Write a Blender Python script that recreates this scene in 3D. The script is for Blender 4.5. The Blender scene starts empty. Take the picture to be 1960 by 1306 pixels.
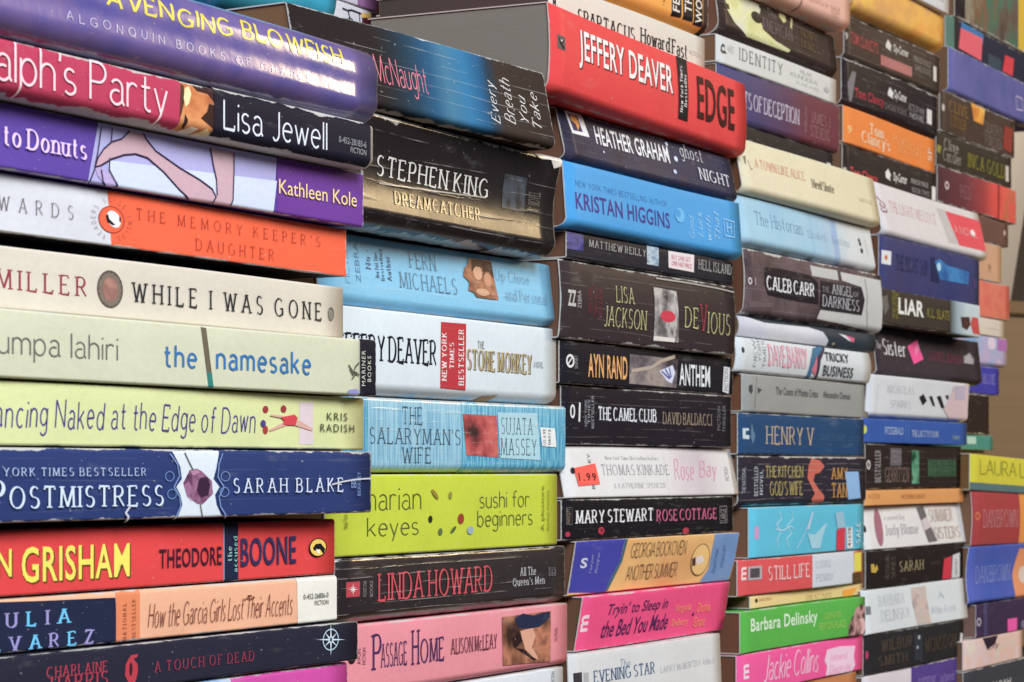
import bpy, bmesh, math, random
from mathutils import Vector

# ------------------------------------------------------------------ camera, light, exposure
scene = bpy.context.scene
COL = scene.collection
FPX = 4500.0                       # focal length in photo pixels (1960 wide)
CX, HY = 980.0, 900.0              # principal column and horizon row
VPX = 3500.0                       # where the rows of spines run together
TH = math.atan((VPX - CX) / FPX)   # angle between the row of stacks and the view axis
D0 = 1.02                          # metres to the third stack
ST, CT = math.sin(TH), math.cos(TH)
Z0 = 1.0                           # eye height above the shelf datum
RV, FV = (ST, -CT), (CT, ST)       # camera right / forward in the plan
r0 = (1245 - CX) / FPX * D0
CAM = (-(r0 * RV[0] + D0 * FV[0]), -(r0 * RV[1] + D0 * FV[1]))

cd = bpy.data.cameras.new('camera')
cam = bpy.data.objects.new('camera', cd)
COL.objects.link(cam)
cam.location = (CAM[0], CAM[1], Z0)
cam.rotation_euler = (math.pi / 2, 0, TH - math.pi / 2)
cd.sensor_width = 36
cd.lens = FPX / 1960 * 36
cd.shift_y = (HY - 653) / 1960
cd.clip_start, cd.clip_end = 0.02, 60
cd.dof.use_dof = True
cd.dof.focus_distance = 0.80
cd.dof.aperture_fstop = 50
scene.camera = cam

w = bpy.data.worlds.new('World')
scene.world = w
w.use_nodes = True
w.node_tree.nodes['Background'].inputs[0].default_value = (0.80, 0.86, 1.0, 1)
w.node_tree.nodes['Background'].inputs[1].default_value = 0.10


def area(name, loc, target, sx, sy, power, col):
    l = bpy.data.lights.new(name, 'AREA')
    l.shape = 'RECTANGLE'
    l.size, l.size_y = sx, sy
    l.energy = power
    l.color = col
    o = bpy.data.objects.new(name, l)
    COL.objects.link(o)
    o.location = loc
    o.rotation_euler = (Vector(target) - Vector(loc)).to_track_quat('-Z', 'Y').to_euler()
    return o


# ceiling panels over the aisle, and the warm lamp further down the shop
area('ceiling_light', (-1.15, -1.25, Z0 + 1.05), (-0.25, 0, Z0 + 0.0), 1.2, 0.7, 52, (0.90, 0.96, 1.0))
area('ceiling_light', (0.8, -1.5, Z0 + 1.5), (0.6, 0, Z0), 0.9, 0.7, 6, (1.0, 0.90, 0.78))
area('added_wall_light', (2.7, 0.35, Z0 + 1.1), (3.0, 0.75, Z0 + 0.1), 0.3, 0.2, 9, (1.0, 0.92, 0.82))  # added light with no known fitting, brightens the back wall at the right
area('warm_lamp', (2.1, -1.26, Z0 + 0.86), (-0.2, 0, Z0 + 0.1), 0.26, 0.62, 19, (1.0, 0.74, 0.42))

scene.view_settings.view_transform = 'Standard'
scene.view_settings.look = 'None'
scene.view_settings.exposure = 0.0
scene.view_settings.gamma = 1.0
try:
    scene.view_settings.use_curve_mapping = False
except Exception:
    pass


# ------------------------------------------------------------------ measuring
def plan_hit(u, p0, ang):
    """point where the sight line of photo column u meets the plan line p0 + t*(cos,sin)"""
    k = (u - CX) / FPX
    d = (k * RV[0] + FV[0], k * RV[1] + FV[1])
    e = (math.cos(ang), math.sin(ang))
    bx, by = p0[0] - CAM[0], p0[1] - CAM[1]
    den = d[0] * e[1] - d[1] * e[0]
    s = (bx * e[1] - by * e[0]) / den          # depth along the view axis
    t = (bx * d[1] - by * d[0]) / den
    return s, t


def wall_pt(u, Y):
    s, t = plan_hit(u, (0, Y), 0)
    return t, s                                  # X, depth


# ------------------------------------------------------------------ colour and materials
def lin(c):
    def f(x):
        x = x / 255.0
        return x / 12.92 if x <= 0.04045 else ((x + 0.055) / 1.055) ** 2.4
    return (min(0.9, f(c[0]) * GAIN), min(0.9, f(c[1]) * GAIN), min(0.9, f(c[2]) * GAIN), 1)


GAIN = 1.06
MATS = {}


def N(nt, typ, **kw):
    n = nt.nodes.new(typ)
    for k, v in kw.items():
        setattr(n, k, v)
    return n


def M(nt, op, a, b=None, c=None, clamp=False):
    n = nt.nodes.new('ShaderNodeMath')
    n.operation = op
    n.use_clamp = clamp
    for i, x in enumerate((a, b, c)):
        if x is None:
            continue
        if isinstance(x, (int, float)):
            n.inputs[i].default_value = x
        else:
            nt.links.new(x, n.inputs[i])
    return n.outputs[0]


def mixc(nt, fac, a, b):
    n = nt.nodes.new('ShaderNodeMix')
    n.data_type = 'RGBA'
    for sock, val in ((n.inputs[0], fac), (n.inputs[6], a), (n.inputs[7], b)):
        if isinstance(val, (int, float, tuple)):
            sock.default_value = val
        else:
            nt.links.new(val, sock)
    return n.outputs[2]


def noise(nt, vec, scale, detail=2.0, rough=0.5):
    n = nt.nodes.new('ShaderNodeTexNoise')
    n.inputs['Scale'].default_value = scale
    n.inputs['Detail'].default_value = detail
    n.inputs['Roughness'].default_value = rough
    nt.links.new(vec, n.inputs['Vector'])
    return n.outputs[0]


def paper(col, rough=0.42, wear=0.03, crease=0.0, pal=None, pscale=30, foil=0.0, spec=0.02, seed=0, stripes=None, ink=False, crinkle=1.0, coat=0.0):
    """printed and laminated cover stock with rubbed edges, spine creases and specks"""
    key = (tuple(col), rough, wear, crease, str(pal), pscale, foil, spec, seed, stripes, ink, crinkle, coat)
    if key in MATS:
        return MATS[key]
    m = bpy.data.materials.new('printed_paper')
    m.use_nodes = True
    nt = m.node_tree
    b = nt.nodes['Principled BSDF']
    uv = N(nt, 'ShaderNodeUVMap')
    sep = N(nt, 'ShaderNodeSeparateXYZ')
    nt.links.new(uv.outputs[0], sep.inputs[0])
    u, v = sep.outputs[0], sep.outputs[1]          # u metres along the spine, v 0..1 down it

    def vec(su, sv, k):
        c = N(nt, 'ShaderNodeCombineXYZ')
        nt.links.new(M(nt, 'MULTIPLY', u, su), c.inputs[0])
        nt.links.new(M(nt, 'MULTIPLY', v, sv), c.inputs[1])
        c.inputs[2].default_value = seed * 3.7 + k
        return c.outputs[0]

    base = lin(col)
    if pal:
        ramp = N(nt, 'ShaderNodeValToRGB')
        el = ramp.color_ramp.elements
        while len(el) > 1:
            el.remove(el[-1])
        n = len(pal)
        el[0].position = 0.30
        el[0].color = lin(pal[0])
        for i in range(1, n):
            e = el.new(0.30 + 0.40 * i / (n - 1))
            e.color = lin(pal[i])
        nt.links.new(noise(nt, vec(pscale, pscale * 0.028, 9), 1.0, 3.5, 0.55), ramp.inputs[0])
        c0 = ramp.outputs[0]
    else:
        c0 = base
    if ink:
        at = N(nt, 'ShaderNodeAttribute', attribute_name='ink')
        c0 = at.outputs['Color']
    if stripes:
        sv = M(nt, 'GREATER_THAN', noise(nt, vec(900, 1.2, 5), 1.0, 1.0), 0.5)
        c0 = mixc(nt, sv, c0, lin(stripes))
    # ink unevenness and handling grime
    g = noise(nt, vec(26, 1.1, 1), 1.0, 4.0, 0.6)
    g2 = noise(nt, vec(420, 11, 2), 1.0, 2.0, 0.6)
    hsv = N(nt, 'ShaderNodeHueSaturation')
    hsv.inputs['Saturation'].default_value = 0.94
    if isinstance(c0, tuple):
        hsv.inputs['Color'].default_value = c0
    else:
        nt.links.new(c0, hsv.inputs['Color'])
    val = M(nt, 'ADD', M(nt, 'MULTIPLY', g, 0.22), M(nt, 'MULTIPLY', g2, 0.14))
    nt.links.new(M(nt, 'ADD', val, 0.83), hsv.inputs['Value'])
    cc = hsv.outputs[0]
    bump_h = M(nt, 'MULTIPLY', noise(nt, vec(150, 4.5, 4), 1.0, 2.0), 0.25)
    worn = (0.56, 0.54, 0.52, 1)
    # rubbed corners of the spine
    if wear > 0:
        e = M(nt, 'MINIMUM', M(nt, 'ABSOLUTE', v), M(nt, 'ABSOLUTE', M(nt, 'SUBTRACT', 1.0, v)))
        nz = noise(nt, vec(75, 2.0, 6), 1.0, 4.0, 0.65)
        lim = M(nt, 'MULTIPLY', M(nt, 'SUBTRACT', nz, 0.36), (wear * 2.0 if wear < .021 else wear) * 5.0)
        f = M(nt, 'MULTIPLY', M(nt, 'SUBTRACT', lim, e), 90.0, clamp=True)
        cc = mixc(nt, M(nt, 'MULTIPLY', f, 0.85), cc, worn)
        uv2 = N(nt, 'ShaderNodeUVMap')
        uv2.uv_map = 'Ends'
        sp2 = N(nt, 'ShaderNodeSeparateXYZ')
        nt.links.new(uv2.outputs[0], sp2.inputs[0])
        en = M(nt, 'MINIMUM', sp2.outputs[0], sp2.outputs[1])
        lim2 = M(nt, 'MULTIPLY', M(nt, 'SUBTRACT', noise(nt, vec(150, 7.0, 12), 1.0, 4.0, 0.7), 0.30), 0.0016 + wear * 0.04)
        f2 = M(nt, 'MULTIPLY', M(nt, 'SUBTRACT', lim2, en), 4000.0, clamp=True)
        cc = mixc(nt, M(nt, 'MULTIPLY', f2, 0.8), cc, worn)  # pale end rims: bare worn paper, also painting the cover edges as lit
    # reading creases along the spine
    if crease > 0:
        wob = M(nt, 'MULTIPLY', noise(nt, vec(9, 2.6, 7), 1.0, 2.0), 0.9)
        fr = M(nt, 'FRACT', M(nt, 'ADD', M(nt, 'MULTIPLY', v, 7.0), wob))
        ln = M(nt, 'ABSOLUTE', M(nt, 'SUBTRACT', fr, 0.5))
        line = M(nt, 'MULTIPLY', M(nt, 'SUBTRACT', 0.035, ln), 50.0, clamp=True)
        patch = M(nt, 'MULTIPLY', M(nt, 'SUBTRACT', noise(nt, vec(34, 9.0, 8), 1.0, 3.0, 0.75), 0.48), 9.0, clamp=True)
        f = M(nt, 'MULTIPLY', line, patch)
        cc = mixc(nt, M(nt, 'MULTIPLY', f, min(0.75, crease * 0.62)), cc, worn)
        soft = M(nt, 'MULTIPLY', M(nt, 'SUBTRACT', 0.22, ln), 4.0, clamp=True)
        bump_h = M(nt, 'ADD', bump_h, M(nt, 'MULTIPLY', M(nt, 'MULTIPLY', soft, patch), 0.35 * crease))
    # white specks where the ink has chipped
    sp = M(nt, 'MULTIPLY', M(nt, 'SUBTRACT', noise(nt, vec(520, 16, 11), 1.0, 1.0), 0.755), 30.0, clamp=True)
    cc = mixc(nt, M(nt, 'MULTIPLY', sp, 0.35), cc, worn)
    scf = M(nt, 'MULTIPLY', M(nt, 'SUBTRACT', noise(nt, vec(38, 3.2, 14), 1.0, 5.0, 0.72), 0.60), 5.0, clamp=True)
    cc = mixc(nt, M(nt, 'MULTIPLY', scf, 0.16), cc, worn)
    nt.links.new(cc, b.inputs['Base Color'])
    if coat:
        b.inputs['Coat Weight'].default_value = coat
        b.inputs['Coat Roughness'].default_value = 0.16
    nt.links.new(M(nt, 'ADD', M(nt, 'MULTIPLY', g, 0.22), rough - 0.11), b.inputs['Roughness'])
    b.inputs['Specular IOR Level'].default_value = spec
    b.inputs['Metallic'].default_value = foil
    bp = N(nt, 'ShaderNodeBump')
    bp.inputs['Strength'].default_value = 0.30
    bp.inputs['Distance'].default_value = 0.0006 * crinkle
    nt.links.new(bump_h, bp.inputs['Height'])
    nt.links.new(bp.outputs[0], b.inputs['Normal'])
    if coat:
        nt.links.new(bp.outputs[0], b.inputs['Coat Normal'])
    MATS[key] = m
    return m


def page_mat(col, seed):
    key = ('pages', col, seed)
    if key in MATS:
        return MATS[key]
    m = bpy.data.materials.new('page_edges')
    m.use_nodes = True
    nt = m.node_tree
    b = nt.nodes['Principled BSDF']
    tc = N(nt, 'ShaderNodeTexCoord')
    mp = N(nt, 'ShaderNodeMapping')
    mp.inputs['Scale'].default_value = (9, 9, 5200)
    nt.links.new(tc.outputs['Object'], mp.inputs[0])
    n1 = noise(nt, mp.outputs[0], 1.0, 2.0)
    mp2 = N(nt, 'ShaderNodeMapping')
    mp2.inputs['Scale'].default_value = (40, 40, 90)
    nt.links.new(tc.outputs['Object'], mp2.inputs[0])
    n2 = noise(nt, mp2.outputs[0], 1.0, 3.0)
    c = lin(col)
    d = (c[0] * 0.72, c[1] * 0.68, c[2] * 0.64, 1)
    nt.links.new(mixc(nt, M(nt, 'ADD', M(nt, 'MULTIPLY', n1, 0.7), M(nt, 'MULTIPLY', n2, 0.35), clamp=True), d, c), b.inputs['Base Color'])
    b.inputs['Roughness'].default_value = 0.9
    bp = N(nt, 'ShaderNodeBump')
    bp.inputs['Strength'].default_value = 0.3
    bp.inputs['Distance'].default_value = 0.0002
    nt.links.new(n1, bp.inputs['Height'])
    nt.links.new(bp.outputs[0], b.inputs['Normal'])
    MATS[key] = m
    return m


# ------------------------------------------------------------------ lettering
def Lp(*a):
    return [(a[i], a[i + 1]) for i in range(0, len(a), 2)]


def E(cx, cy, rx, ry, a0, a1, n=14):
    n = max(4, int(abs(a1 - a0) / 360 * 22))
    return [(cx + rx * math.cos(math.radians(a0 + (a1 - a0) * i / n)), cy + ry * math.sin(math.radians(a0 + (a1 - a0) * i / n))) for i in range(n + 1)]


G = {
    'A': (.76, [Lp(0, 0, .38, 1), Lp(.38, 1, .76, 0), Lp(.14, .34, .62, .34)]),
    'B': (.60, [Lp(0, 0, 0, 1), Lp(0, 1, .3, 1) + E(.3, .76, .22, .24, 90, -90) + Lp(0, .52), Lp(0, .52, .32, .52) + E(.33, .26, .27, .26, 90, -90) + Lp(0, 0)]),
    'C': (.78, [E(.42, .5, .42, .5, 45, 315)]),
    'D': (.72, [Lp(0, 0, 0, 1), Lp(0, 1, .26, 1) + E(.26, .5, .46, .5, 90, -90) + Lp(0, 0)]),
    'E': (.54, [Lp(0, 0, 0, 1), Lp(0, 1, .5, 1, .5, .86), Lp(0, .52, .42, .52), Lp(0, 0, .54, 0, .54, .15)]),
    'F': (.52, [Lp(0, 0, 0, 1), Lp(0, 1, .52, 1, .52, .85), Lp(0, .52, .42, .52)]),
    'G': (.82, [E(.42, .5, .42, .5, 45, 300) + Lp(.78, .12, .78, .44), Lp(.52, .44, .82, .44)]),
    'H': (.68, [Lp(0, 0, 0, 1), Lp(.68, 0, .68, 1), Lp(0, .52, .68, .52)]),
    'I': (.0, [Lp(0, 0, 0, 1)]),
    'J': (.36, [Lp(.34, 1, .34, .22) + E(.16, .22, .18, .26, 0, -140)]),
    'K': (.66, [Lp(0, 0, 0, 1), Lp(.02, .42, .56, 1), Lp(.2, .58, .66, 0)]),
    'L': (.52, [Lp(0, 0, 0, 1), Lp(0, 0, .52, 0, .52, .16)]),
    'M': (.90, [Lp(.02, 0, .07, 1), Lp(.07, 1, .45, .04), Lp(.45, .04, .83, 1), Lp(.83, 1, .88, 0)]),
    'N': (.68, [Lp(0, 0, 0, 1), Lp(0, 1, .68, 0), Lp(.68, 0, .68, 1)]),
    'O': (.86, [E(.43, .5, .43, .5, 90, 450)]),
    'P': (.54, [Lp(0, 0, 0, 1), Lp(0, 1, .28, 1) + E(.28, .74, .26, .26, 90, -90) + Lp(0, .48)]),
    'Q': (.86, [E(.43, .5, .43, .5, 90, 450), Lp(.5, .2, .86, -.14)]),
    'R': (.64, [Lp(0, 0, 0, 1), Lp(0, 1, .28, 1) + E(.28, .74, .26, .26, 90, -90) + Lp(0, .48), Lp(.26, .48, .64, 0)]),
    'S': (.54, [E(.27, .75, .24, .25, 35, 270) + E(.27, .25, .27, .25, 90, -145)]),
    'T': (.66, [Lp(.33, 0, .33, 1), Lp(0, .86, 0, 1, .66, 1, .66, .86)]),
    'U': (.66, [Lp(0, 1, 0, .32) + E(.33, .32, .33, .32, 180, 360) + Lp(.66, 1)]),
    'V': (.72, [Lp(0, 1, .36, 0), Lp(.36, 0, .72, 1)]),
    'W': (1.06, [Lp(0, 1, .27, 0), Lp(.27, 0, .53, .95), Lp(.53, .95, .79, 0), Lp(.79, 0, 1.06, 1)]),
    'X': (.66, [Lp(0, 1, .66, 0), Lp(0, 0, .64, 1)]),
    'Y': (.68, [Lp(0, 1, .34, .46), Lp(.68, 1, .34, .46), Lp(.34, .46, .34, 0)]),
    'Z': (.60, [Lp(0, .86, 0, 1, .58, 1), Lp(.58, 1, 0, 0), Lp(0, 0, .6, 0, .6, .15)]),
    'a': (.46, [E(.23, .46, .2, .2, 150, 0) + Lp(.43, .1, .5, 0), E(.22, .19, .21, .19, 60, 330)]),
    'b': (.50, [Lp(0, 0, 0, 1), E(.24, .33, .25, .33, 180, 540)]),
    'c': (.44, [E(.25, .33, .25, .33, 50, 310)]),
    'd': (.50, [Lp(.5, 1, .5, 0), E(.25, .33, .25, .33, 0, 360)]),
    'e': (.48, [Lp(.02, .36, .48, .36) + E(.25, .33, .24, .33, 8, 312)]),
    'f': (.34, [E(.30, .80, .15, .2, 50, 180) + Lp(.15, 0), Lp(0, .62, .32, .62)]),
    'g': (.48, [E(.24, .36, .24, .30, 0, 360), Lp(.48, .66, .48, -.08) + E(.24, -.08, .24, .22, 0, -150)]),
    'h': (.46, [Lp(0, 0, 0, 1), Lp(0, .36) + E(.23, .42, .23, .24, 180, 0) + Lp(.46, 0)]),
    'i': (.0, [Lp(0, 0, 0, .64), Lp(-.02, .86, .03, .92)]),
    'j': (.16, [Lp(.14, .64, .14, -.1) + E(0, -.1, .14, .2, 0, -110), Lp(.12, .86, .17, .92)]),
    'k': (.46, [Lp(0, 0, 0, 1), Lp(.02, .28, .42, .66), Lp(.14, .4, .46, 0)]),
    'l': (.0, [Lp(0, 0, 0, 1)]),
    'm': (.78, [Lp(0, 0, 0, .66), Lp(0, .36) + E(.195, .44, .195, .22, 180, 0) + Lp(.39, 0), Lp(.39, .36) + E(.585, .44, .195, .22, 180, 0) + Lp(.78, 0)]),
    'n': (.46, [Lp(0, 0, 0, .66), Lp(0, .36) + E(.23, .42, .23, .24, 180, 0) + Lp(.46, 0)]),
    'o': (.52, [E(.26, .33, .26, .33, 90, 450)]),
    'p': (.50, [Lp(0, -.3, 0, .66), E(.25, .33, .25, .33, 180, 540)]),
    'q': (.50, [Lp(.5, -.3, .5, .66), E(.25, .33, .25, .33, 0, 360)]),
    'r': (.34, [Lp(0, 0, 0, .66), Lp(0, .34) + E(.2, .42, .2, .24, 180, 45)]),
    's': (.38, [E(.19, .49, .17, .17, 35, 270) + E(.19, .16, .19, .16, 90, -145)]),
    't': (.34, [Lp(.14, .92, .14, .16) + E(.28, .16, .14, .16, 180, 300), Lp(0, .64, .32, .64)]),
    'u': (.46, [Lp(0, .66, 0, .24) + E(.23, .24, .23, .24, 180, 360) + Lp(.46, .66), Lp(.46, .4, .46, 0)]),
    'v': (.46, [Lp(0, .66, .23, 0), Lp(.23, 0, .46, .66)]),
    'w': (.70, [Lp(0, .66, .18, 0), Lp(.18, 0, .35, .6), Lp(.35, .6, .52, 0), Lp(.52, 0, .70, .66)]),
    'x': (.44, [Lp(0, .66, .44, 0), Lp(0, 0, .43, .66)]),
    'y': (.46, [Lp(0, .66, .24, 0), Lp(.46, .66, .14, -.3)]),
    'z': (.42, [Lp(0, .64, .42, .64), Lp(.42, .64, 0, .02), Lp(0, .02, .42, .02)]),
    "'": (.0, [Lp(.03, 1, 0, .8)]), '.': (.0, [Lp(0, 0, .02, .06)]), ',': (.0, [Lp(.03, .06, 0, -.1)]),
    '-': (.26, [Lp(0, .36, .26, .36)]), '&': (.66, [E(.28, .78, .18, .2, -60, 220) + Lp(.62, 0), E(.26, .25, .26, .27, 120, 350)]),
    '!': (.0, [Lp(0, .3, 0, 1), Lp(0, 0, .01, .07)]), '~': (.4, [Lp(0, 0, .1, .1, .25, 0, .4, .12)]),
}
# style: (source, heavy, thin, serif, slant, jitter)
STY = {
    'serif': ('k', .15, .046, 1, 0, 0), 'serifb': ('k', .20, .06, 1, 0, 0), 'serifl': ('k', .085, .035, 1, 0, 0),
    'chunk': ('k', .155, .125, 0, 0, .07), 'mark': ('k', .085, .07, 0, 0, .08), 'hand': ('k', .10, .055, 0, .16, .045),
    'script': ('k', .105, .035, 0, .32, .02), 'tall': ('k', .075, .05, 0, 0, 0),
    'sans': ('b', 0.0, 0), 'thin': ('k', .072, .060, 0, 0, 0), 'geo': ('k', .135, .105, 0, 0, 0), 'bold': ('b', 0.013, 0), 'heavy': ('b', 0.03, 0), 'ital': ('b', 0.01, .3),
}


def skeleton_text(s, sty, tr, rnd):
    """faces (lists of (x,y)) of a pen-drawn word, one list per character"""
    _, hv, thn, ser, sl, jit = STY[sty]
    out, x = [], 0.0
    for ch in s:
        if ch == ' ':
            x += .38 + tr
            out.append([])
            continue
        gw, strokes = G.get(ch, G.get(ch.upper(), G['-']))
        jr, jx, jy = rnd.uniform(-jit, jit) * 1.2, rnd.uniform(-jit, jit) * .5, rnd.uniform(-jit, jit)
        faces = []
        nib = math.radians(18)
        for si, st in enumerate(strokes):
            pts = [p for i, p in enumerate(st) if i == 0 or (abs(p[0] - st[i - 1][0]) + abs(p[1] - st[i - 1][1])) > 1e-4]
            if len(pts) < 2:
                continue
            left, right = [], []
            n = len(pts)
            closed = abs(pts[0][0] - pts[-1][0]) + abs(pts[0][1] - pts[-1][1]) < 1e-3
            for i in range(n):
                a = pts[i - 1] if i > 0 else (pts[-2] if closed else pts[0])
                c = pts[i + 1] if i < n - 1 else (pts[1] if closed else pts[-1])
                dx, dy = c[0] - a[0], c[1] - a[1]
                l = math.hypot(dx, dy) or 1
                dx, dy = dx / l, dy / l
                k = abs(math.sin(math.atan2(dy, dx) + nib))
                wd = thn + (hv - thn) * k ** 1.4
                m = 1.0
                if 0 < i < n - 1:
                    e0 = (pts[i][0] - a[0], pts[i][1] - a[1])
                    e1 = (c[0] - pts[i][0], c[1] - pts[i][1])
                    co = (e0[0] * e1[0] + e0[1] * e1[1]) / ((math.hypot(*e0) * math.hypot(*e1)) or 1)
                    m = min(1.4, 1 / max(.5, math.sqrt(max(0, (1 + co) / 2))))
                left.append((pts[i][0] - dy * wd / 2 * m, pts[i][1] + dx * wd / 2 * m))
                right.append((pts[i][0] + dy * wd / 2 * m, pts[i][1] - dx * wd / 2 * m))
            for i in range(n - 1):
                faces.append((si, [right[i], right[i + 1], left[i + 1], left[i]]))
            if ser and not closed:
                for p, q in ((pts[0], pts[1]), (pts[-1], pts[-2])):
                    v = abs(p[1] - q[1]) / (math.hypot(p[0] - q[0], p[1] - q[1]) or 1)
                    if v > .85 and (abs(p[1]) < .02 or abs(p[1] - 1) < .02 or abs(p[1] - .66) < .03 or p[1] < -.25) and abs(p[1] - q[1]) > .25:
                        sw, sh = hv * .5 + .10, thn * .6
                        sgn = 1 if p[1] < .3 else -1
                        y0, y1 = sorted((p[1] - sgn * thn * .1, p[1] + sgn * sh * 1.8))
                        faces.append((si + 4, [(p[0] - sw, y0), (p[0] + sw, y0), (p[0] + sw, y1), (p[0] - sw, y1)]))
        res = []
        for si, f in faces:
            g = []
            for px, py in f:
                px2 = px + sl * py
                qx = px2 * math.cos(jr) - py * math.sin(jr) + jx
                qy = px2 * math.sin(jr) + py * math.cos(jr) + jy
                g.append((x + qx, qy))
            res.append((si, g))
        out.append(res)
        x += gw + (.22 if sty != 'thin' else .15) + hv * .55 + tr + (.1 if ser else 0)
    return out


def built_in_text(s, sty, tr):
    _, off, sl = STY[sty]
    cu = bpy.data.curves.new('lettering', 'FONT')
    cu.body = s
    cu.offset = off
    cu.shear = sl
    cu.space_character = 1 + tr + (.06 if sty in ('bold', 'heavy') else 0)
    cu.resolution_u = 3
    ob = bpy.data.objects.new('lettering', cu)
    COL.objects.link(ob)
    bpy.context.view_layer.update()
    dg = bpy.context.evaluated_depsgraph_get()
    me = ob.evaluated_get(dg).to_mesh()
    faces = [(0, [(me.vertices[i].co.x, me.vertices[i].co.y) for i in p.vertices]) for p in me.polygons]
    ob.evaluated_get(dg).to_mesh_clear()
    bpy.data.objects.remove(ob)
    bpy.data.curves.remove(cu)
    return [faces]


# ------------------------------------------------------------------ a book
ROLE = {'t': 'title', 'a': 'author_name', 's': 'small_lettering', 'b': 'colour_band', 'p': 'cover_picture', 'g': 'cover_motif',
        'l': 'drawn_line', 'e': 'cover_motif', 'o': 'ring_motif', 'k': 'price_sticker', 'm': 'publisher_logo', 'r': 'ring_lettering', 'd': 'label_sticker', 'x': 'torn_patch'}
BOOKS = []


class Book:
    """one book lying flat, spine to the aisle; local x along the spine, y into the stack, z up"""

    def __init__(s, label, group, col, xl, xr, zb, zt, Y=0.0, yaw=0.0, tilt=0.0, depth=None, rt=.0012, rb=.0015, hollow=0.0,
                 lean=0.0, rough=.46, wear=.03, crease=0.0, pal=None, pscale=30, hard=False, pages=(120, 88, 66), items=(), spec=.02, ripple=0.0, stripes=None, under=1.5, crinkle=1.0, lift=0.0, back=None, coat=0.0):
        s.seed = len(BOOKS) + 1
        s.hard = hard
        if not hard:
            rt *= .6
            rb *= .6 if rb <= .0025 else 1
        s.rnd = random.Random(s.seed * 7 + 1)
        if not yaw and xl > 1060:
            yaw = s.rnd.uniform(-.45, .45)
        yaw = math.radians(yaw)
        X0, _ = wall_pt(xl, Y)
        s.p0, s.ang = (X0, Y), yaw
        s.L = plan_hit(xr, s.p0, yaw)[1]
        gap = .0003
        zb, zt = zb + gap + lift, zt - gap
        s.zb, s.T = zb, zt - zb
        s.tilt = math.radians(tilt)
        s.W = depth or (.142 if s.L > .19 else .106)
        s.rt, s.rb = min(rt, s.T * .45), min(rb, s.T * .45)
        s.hollow, s.lean = hollow, lean
        s.wear, s.crease, s.rough, s.spec = wear, crease, rough, spec
        s.ph = s.rnd.uniform(0, 6)
        s.ripple = ripple
        s.crinkle = crinkle
        s.under = under
        s.wa = s.rnd.uniform(.0003, .0010)
        s.profile()
        kind = 'hardcover_book' if hard else 'paperback_book'
        o = bpy.data.objects.new(kind, None)
        o.empty_display_size = .02
        COL.objects.link(o)
        o.location = (X0, Y, Z0 + zb)
        o.rotation_euler = (0, s.tilt, yaw)
        o['label'], o['category'], o['group'] = label, 'book', group
        s.o = o
        s.th = .0022 if hard else .00045
        s.back = back
        s.coat = coat
        s.cover(paper(col, rough, wear, crease, pal, pscale, seed=s.seed % 9, spec=spec, stripes=stripes, crinkle=crinkle, coat=coat))
        s.pages(page_mat(pages, s.seed % 5), hard)
        s.layer = 0
        for it in items:
            s.layer += 1
            s.item(it)
        BOOKS.append(s)

    # -- spine section
    def profile(s):
        T, rt, rb = s.T, s.rt, s.rb
        zs = [rb * (1 - math.cos(a)) for a in (0, .25, .5, .75, 1.0, 1.25, 1.45, math.pi / 2)]
        n = 24 if s.ripple else 9 if (s.hollow or s.lean) else 3
        zs += [rb + (T - rt - rb) * i / n for i in range(1, n)]
        zs += [T - rt * (1 - math.cos(a)) for a in (math.pi / 2, 1.2, .8, .4, 0)]
        s.zs = zs
        ys = []
        cham = rb > .0025 and not s.hard
        for z in zs:
            y = 0.0
            if z < rb:
                y += s.under * (rb - z) if s.under > 3 else (s.under if cham else 1) * (rb - math.sqrt(max(0, rb * rb - (rb - z) ** 2)))
            if z > T - rt:
                y += rt - math.sqrt(max(0, rt * rt - (z - T + rt) ** 2))
            q = z / T
            y += s.hollow * math.sin(math.pi * q) + (s.lean * q if s.lean > 0 else -s.lean * (1 - q))
            y += s.ripple * math.sin(2 * math.pi * 2.6 * q + .6)
            if s.hollow < 0:
                y += -s.hollow
            ys.append(y)
        s.ys = ys
        s.nrm = []
        for i in range(len(zs)):
            a, b = max(0, i - 1), min(len(zs) - 1, i + 1)
            dy, dz = ys[b] - ys[a], zs[b] - zs[a]
            l = math.hypot(dy, dz) or 1
            s.nrm.append((-dz / l, dy / l))

    def warp(s, x):
        return s.wa * math.sin(2 * math.pi * x / (s.L * 1.3) + s.ph)

    def surf(s, x, z, off):
        zs = s.zs
        z = min(max(z, 0.0), s.T)
        i = 0
        while i < len(zs) - 2 and z > zs[i + 1]:
            i += 1
        t = (z - zs[i]) / ((zs[i + 1] - zs[i]) or 1)
        t = min(1, max(0, t))
        y = s.ys[i] * (1 - t) + s.ys[i + 1] * t
        ny = s.nrm[i][0] * (1 - t) + s.nrm[i + 1][0] * t
        nz = s.nrm[i][1] * (1 - t) + s.nrm[i + 1][1] * t
        return (x, y + ny * off + s.warp(x), z + nz * off)

    def px(s, u):
        return plan_hit(u, s.p0, s.ang)[1]

    def pz(s, u, y):
        d = plan_hit(u, s.p0, s.ang)[0]
        return (HY - y) / FPX * d - s.zb + math.tan(s.tilt) * s.px(u)

    def link(s, name, bm, mats):
        me = bpy.data.meshes.new(name)
        bm.to_mesh(me)
        bm.free()
        for m in mats:
            me.materials.append(m)
        ob = bpy.data.objects.new(name, me)
        COL.objects.link(ob)
        ob.parent = s.o
        return ob

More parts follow.
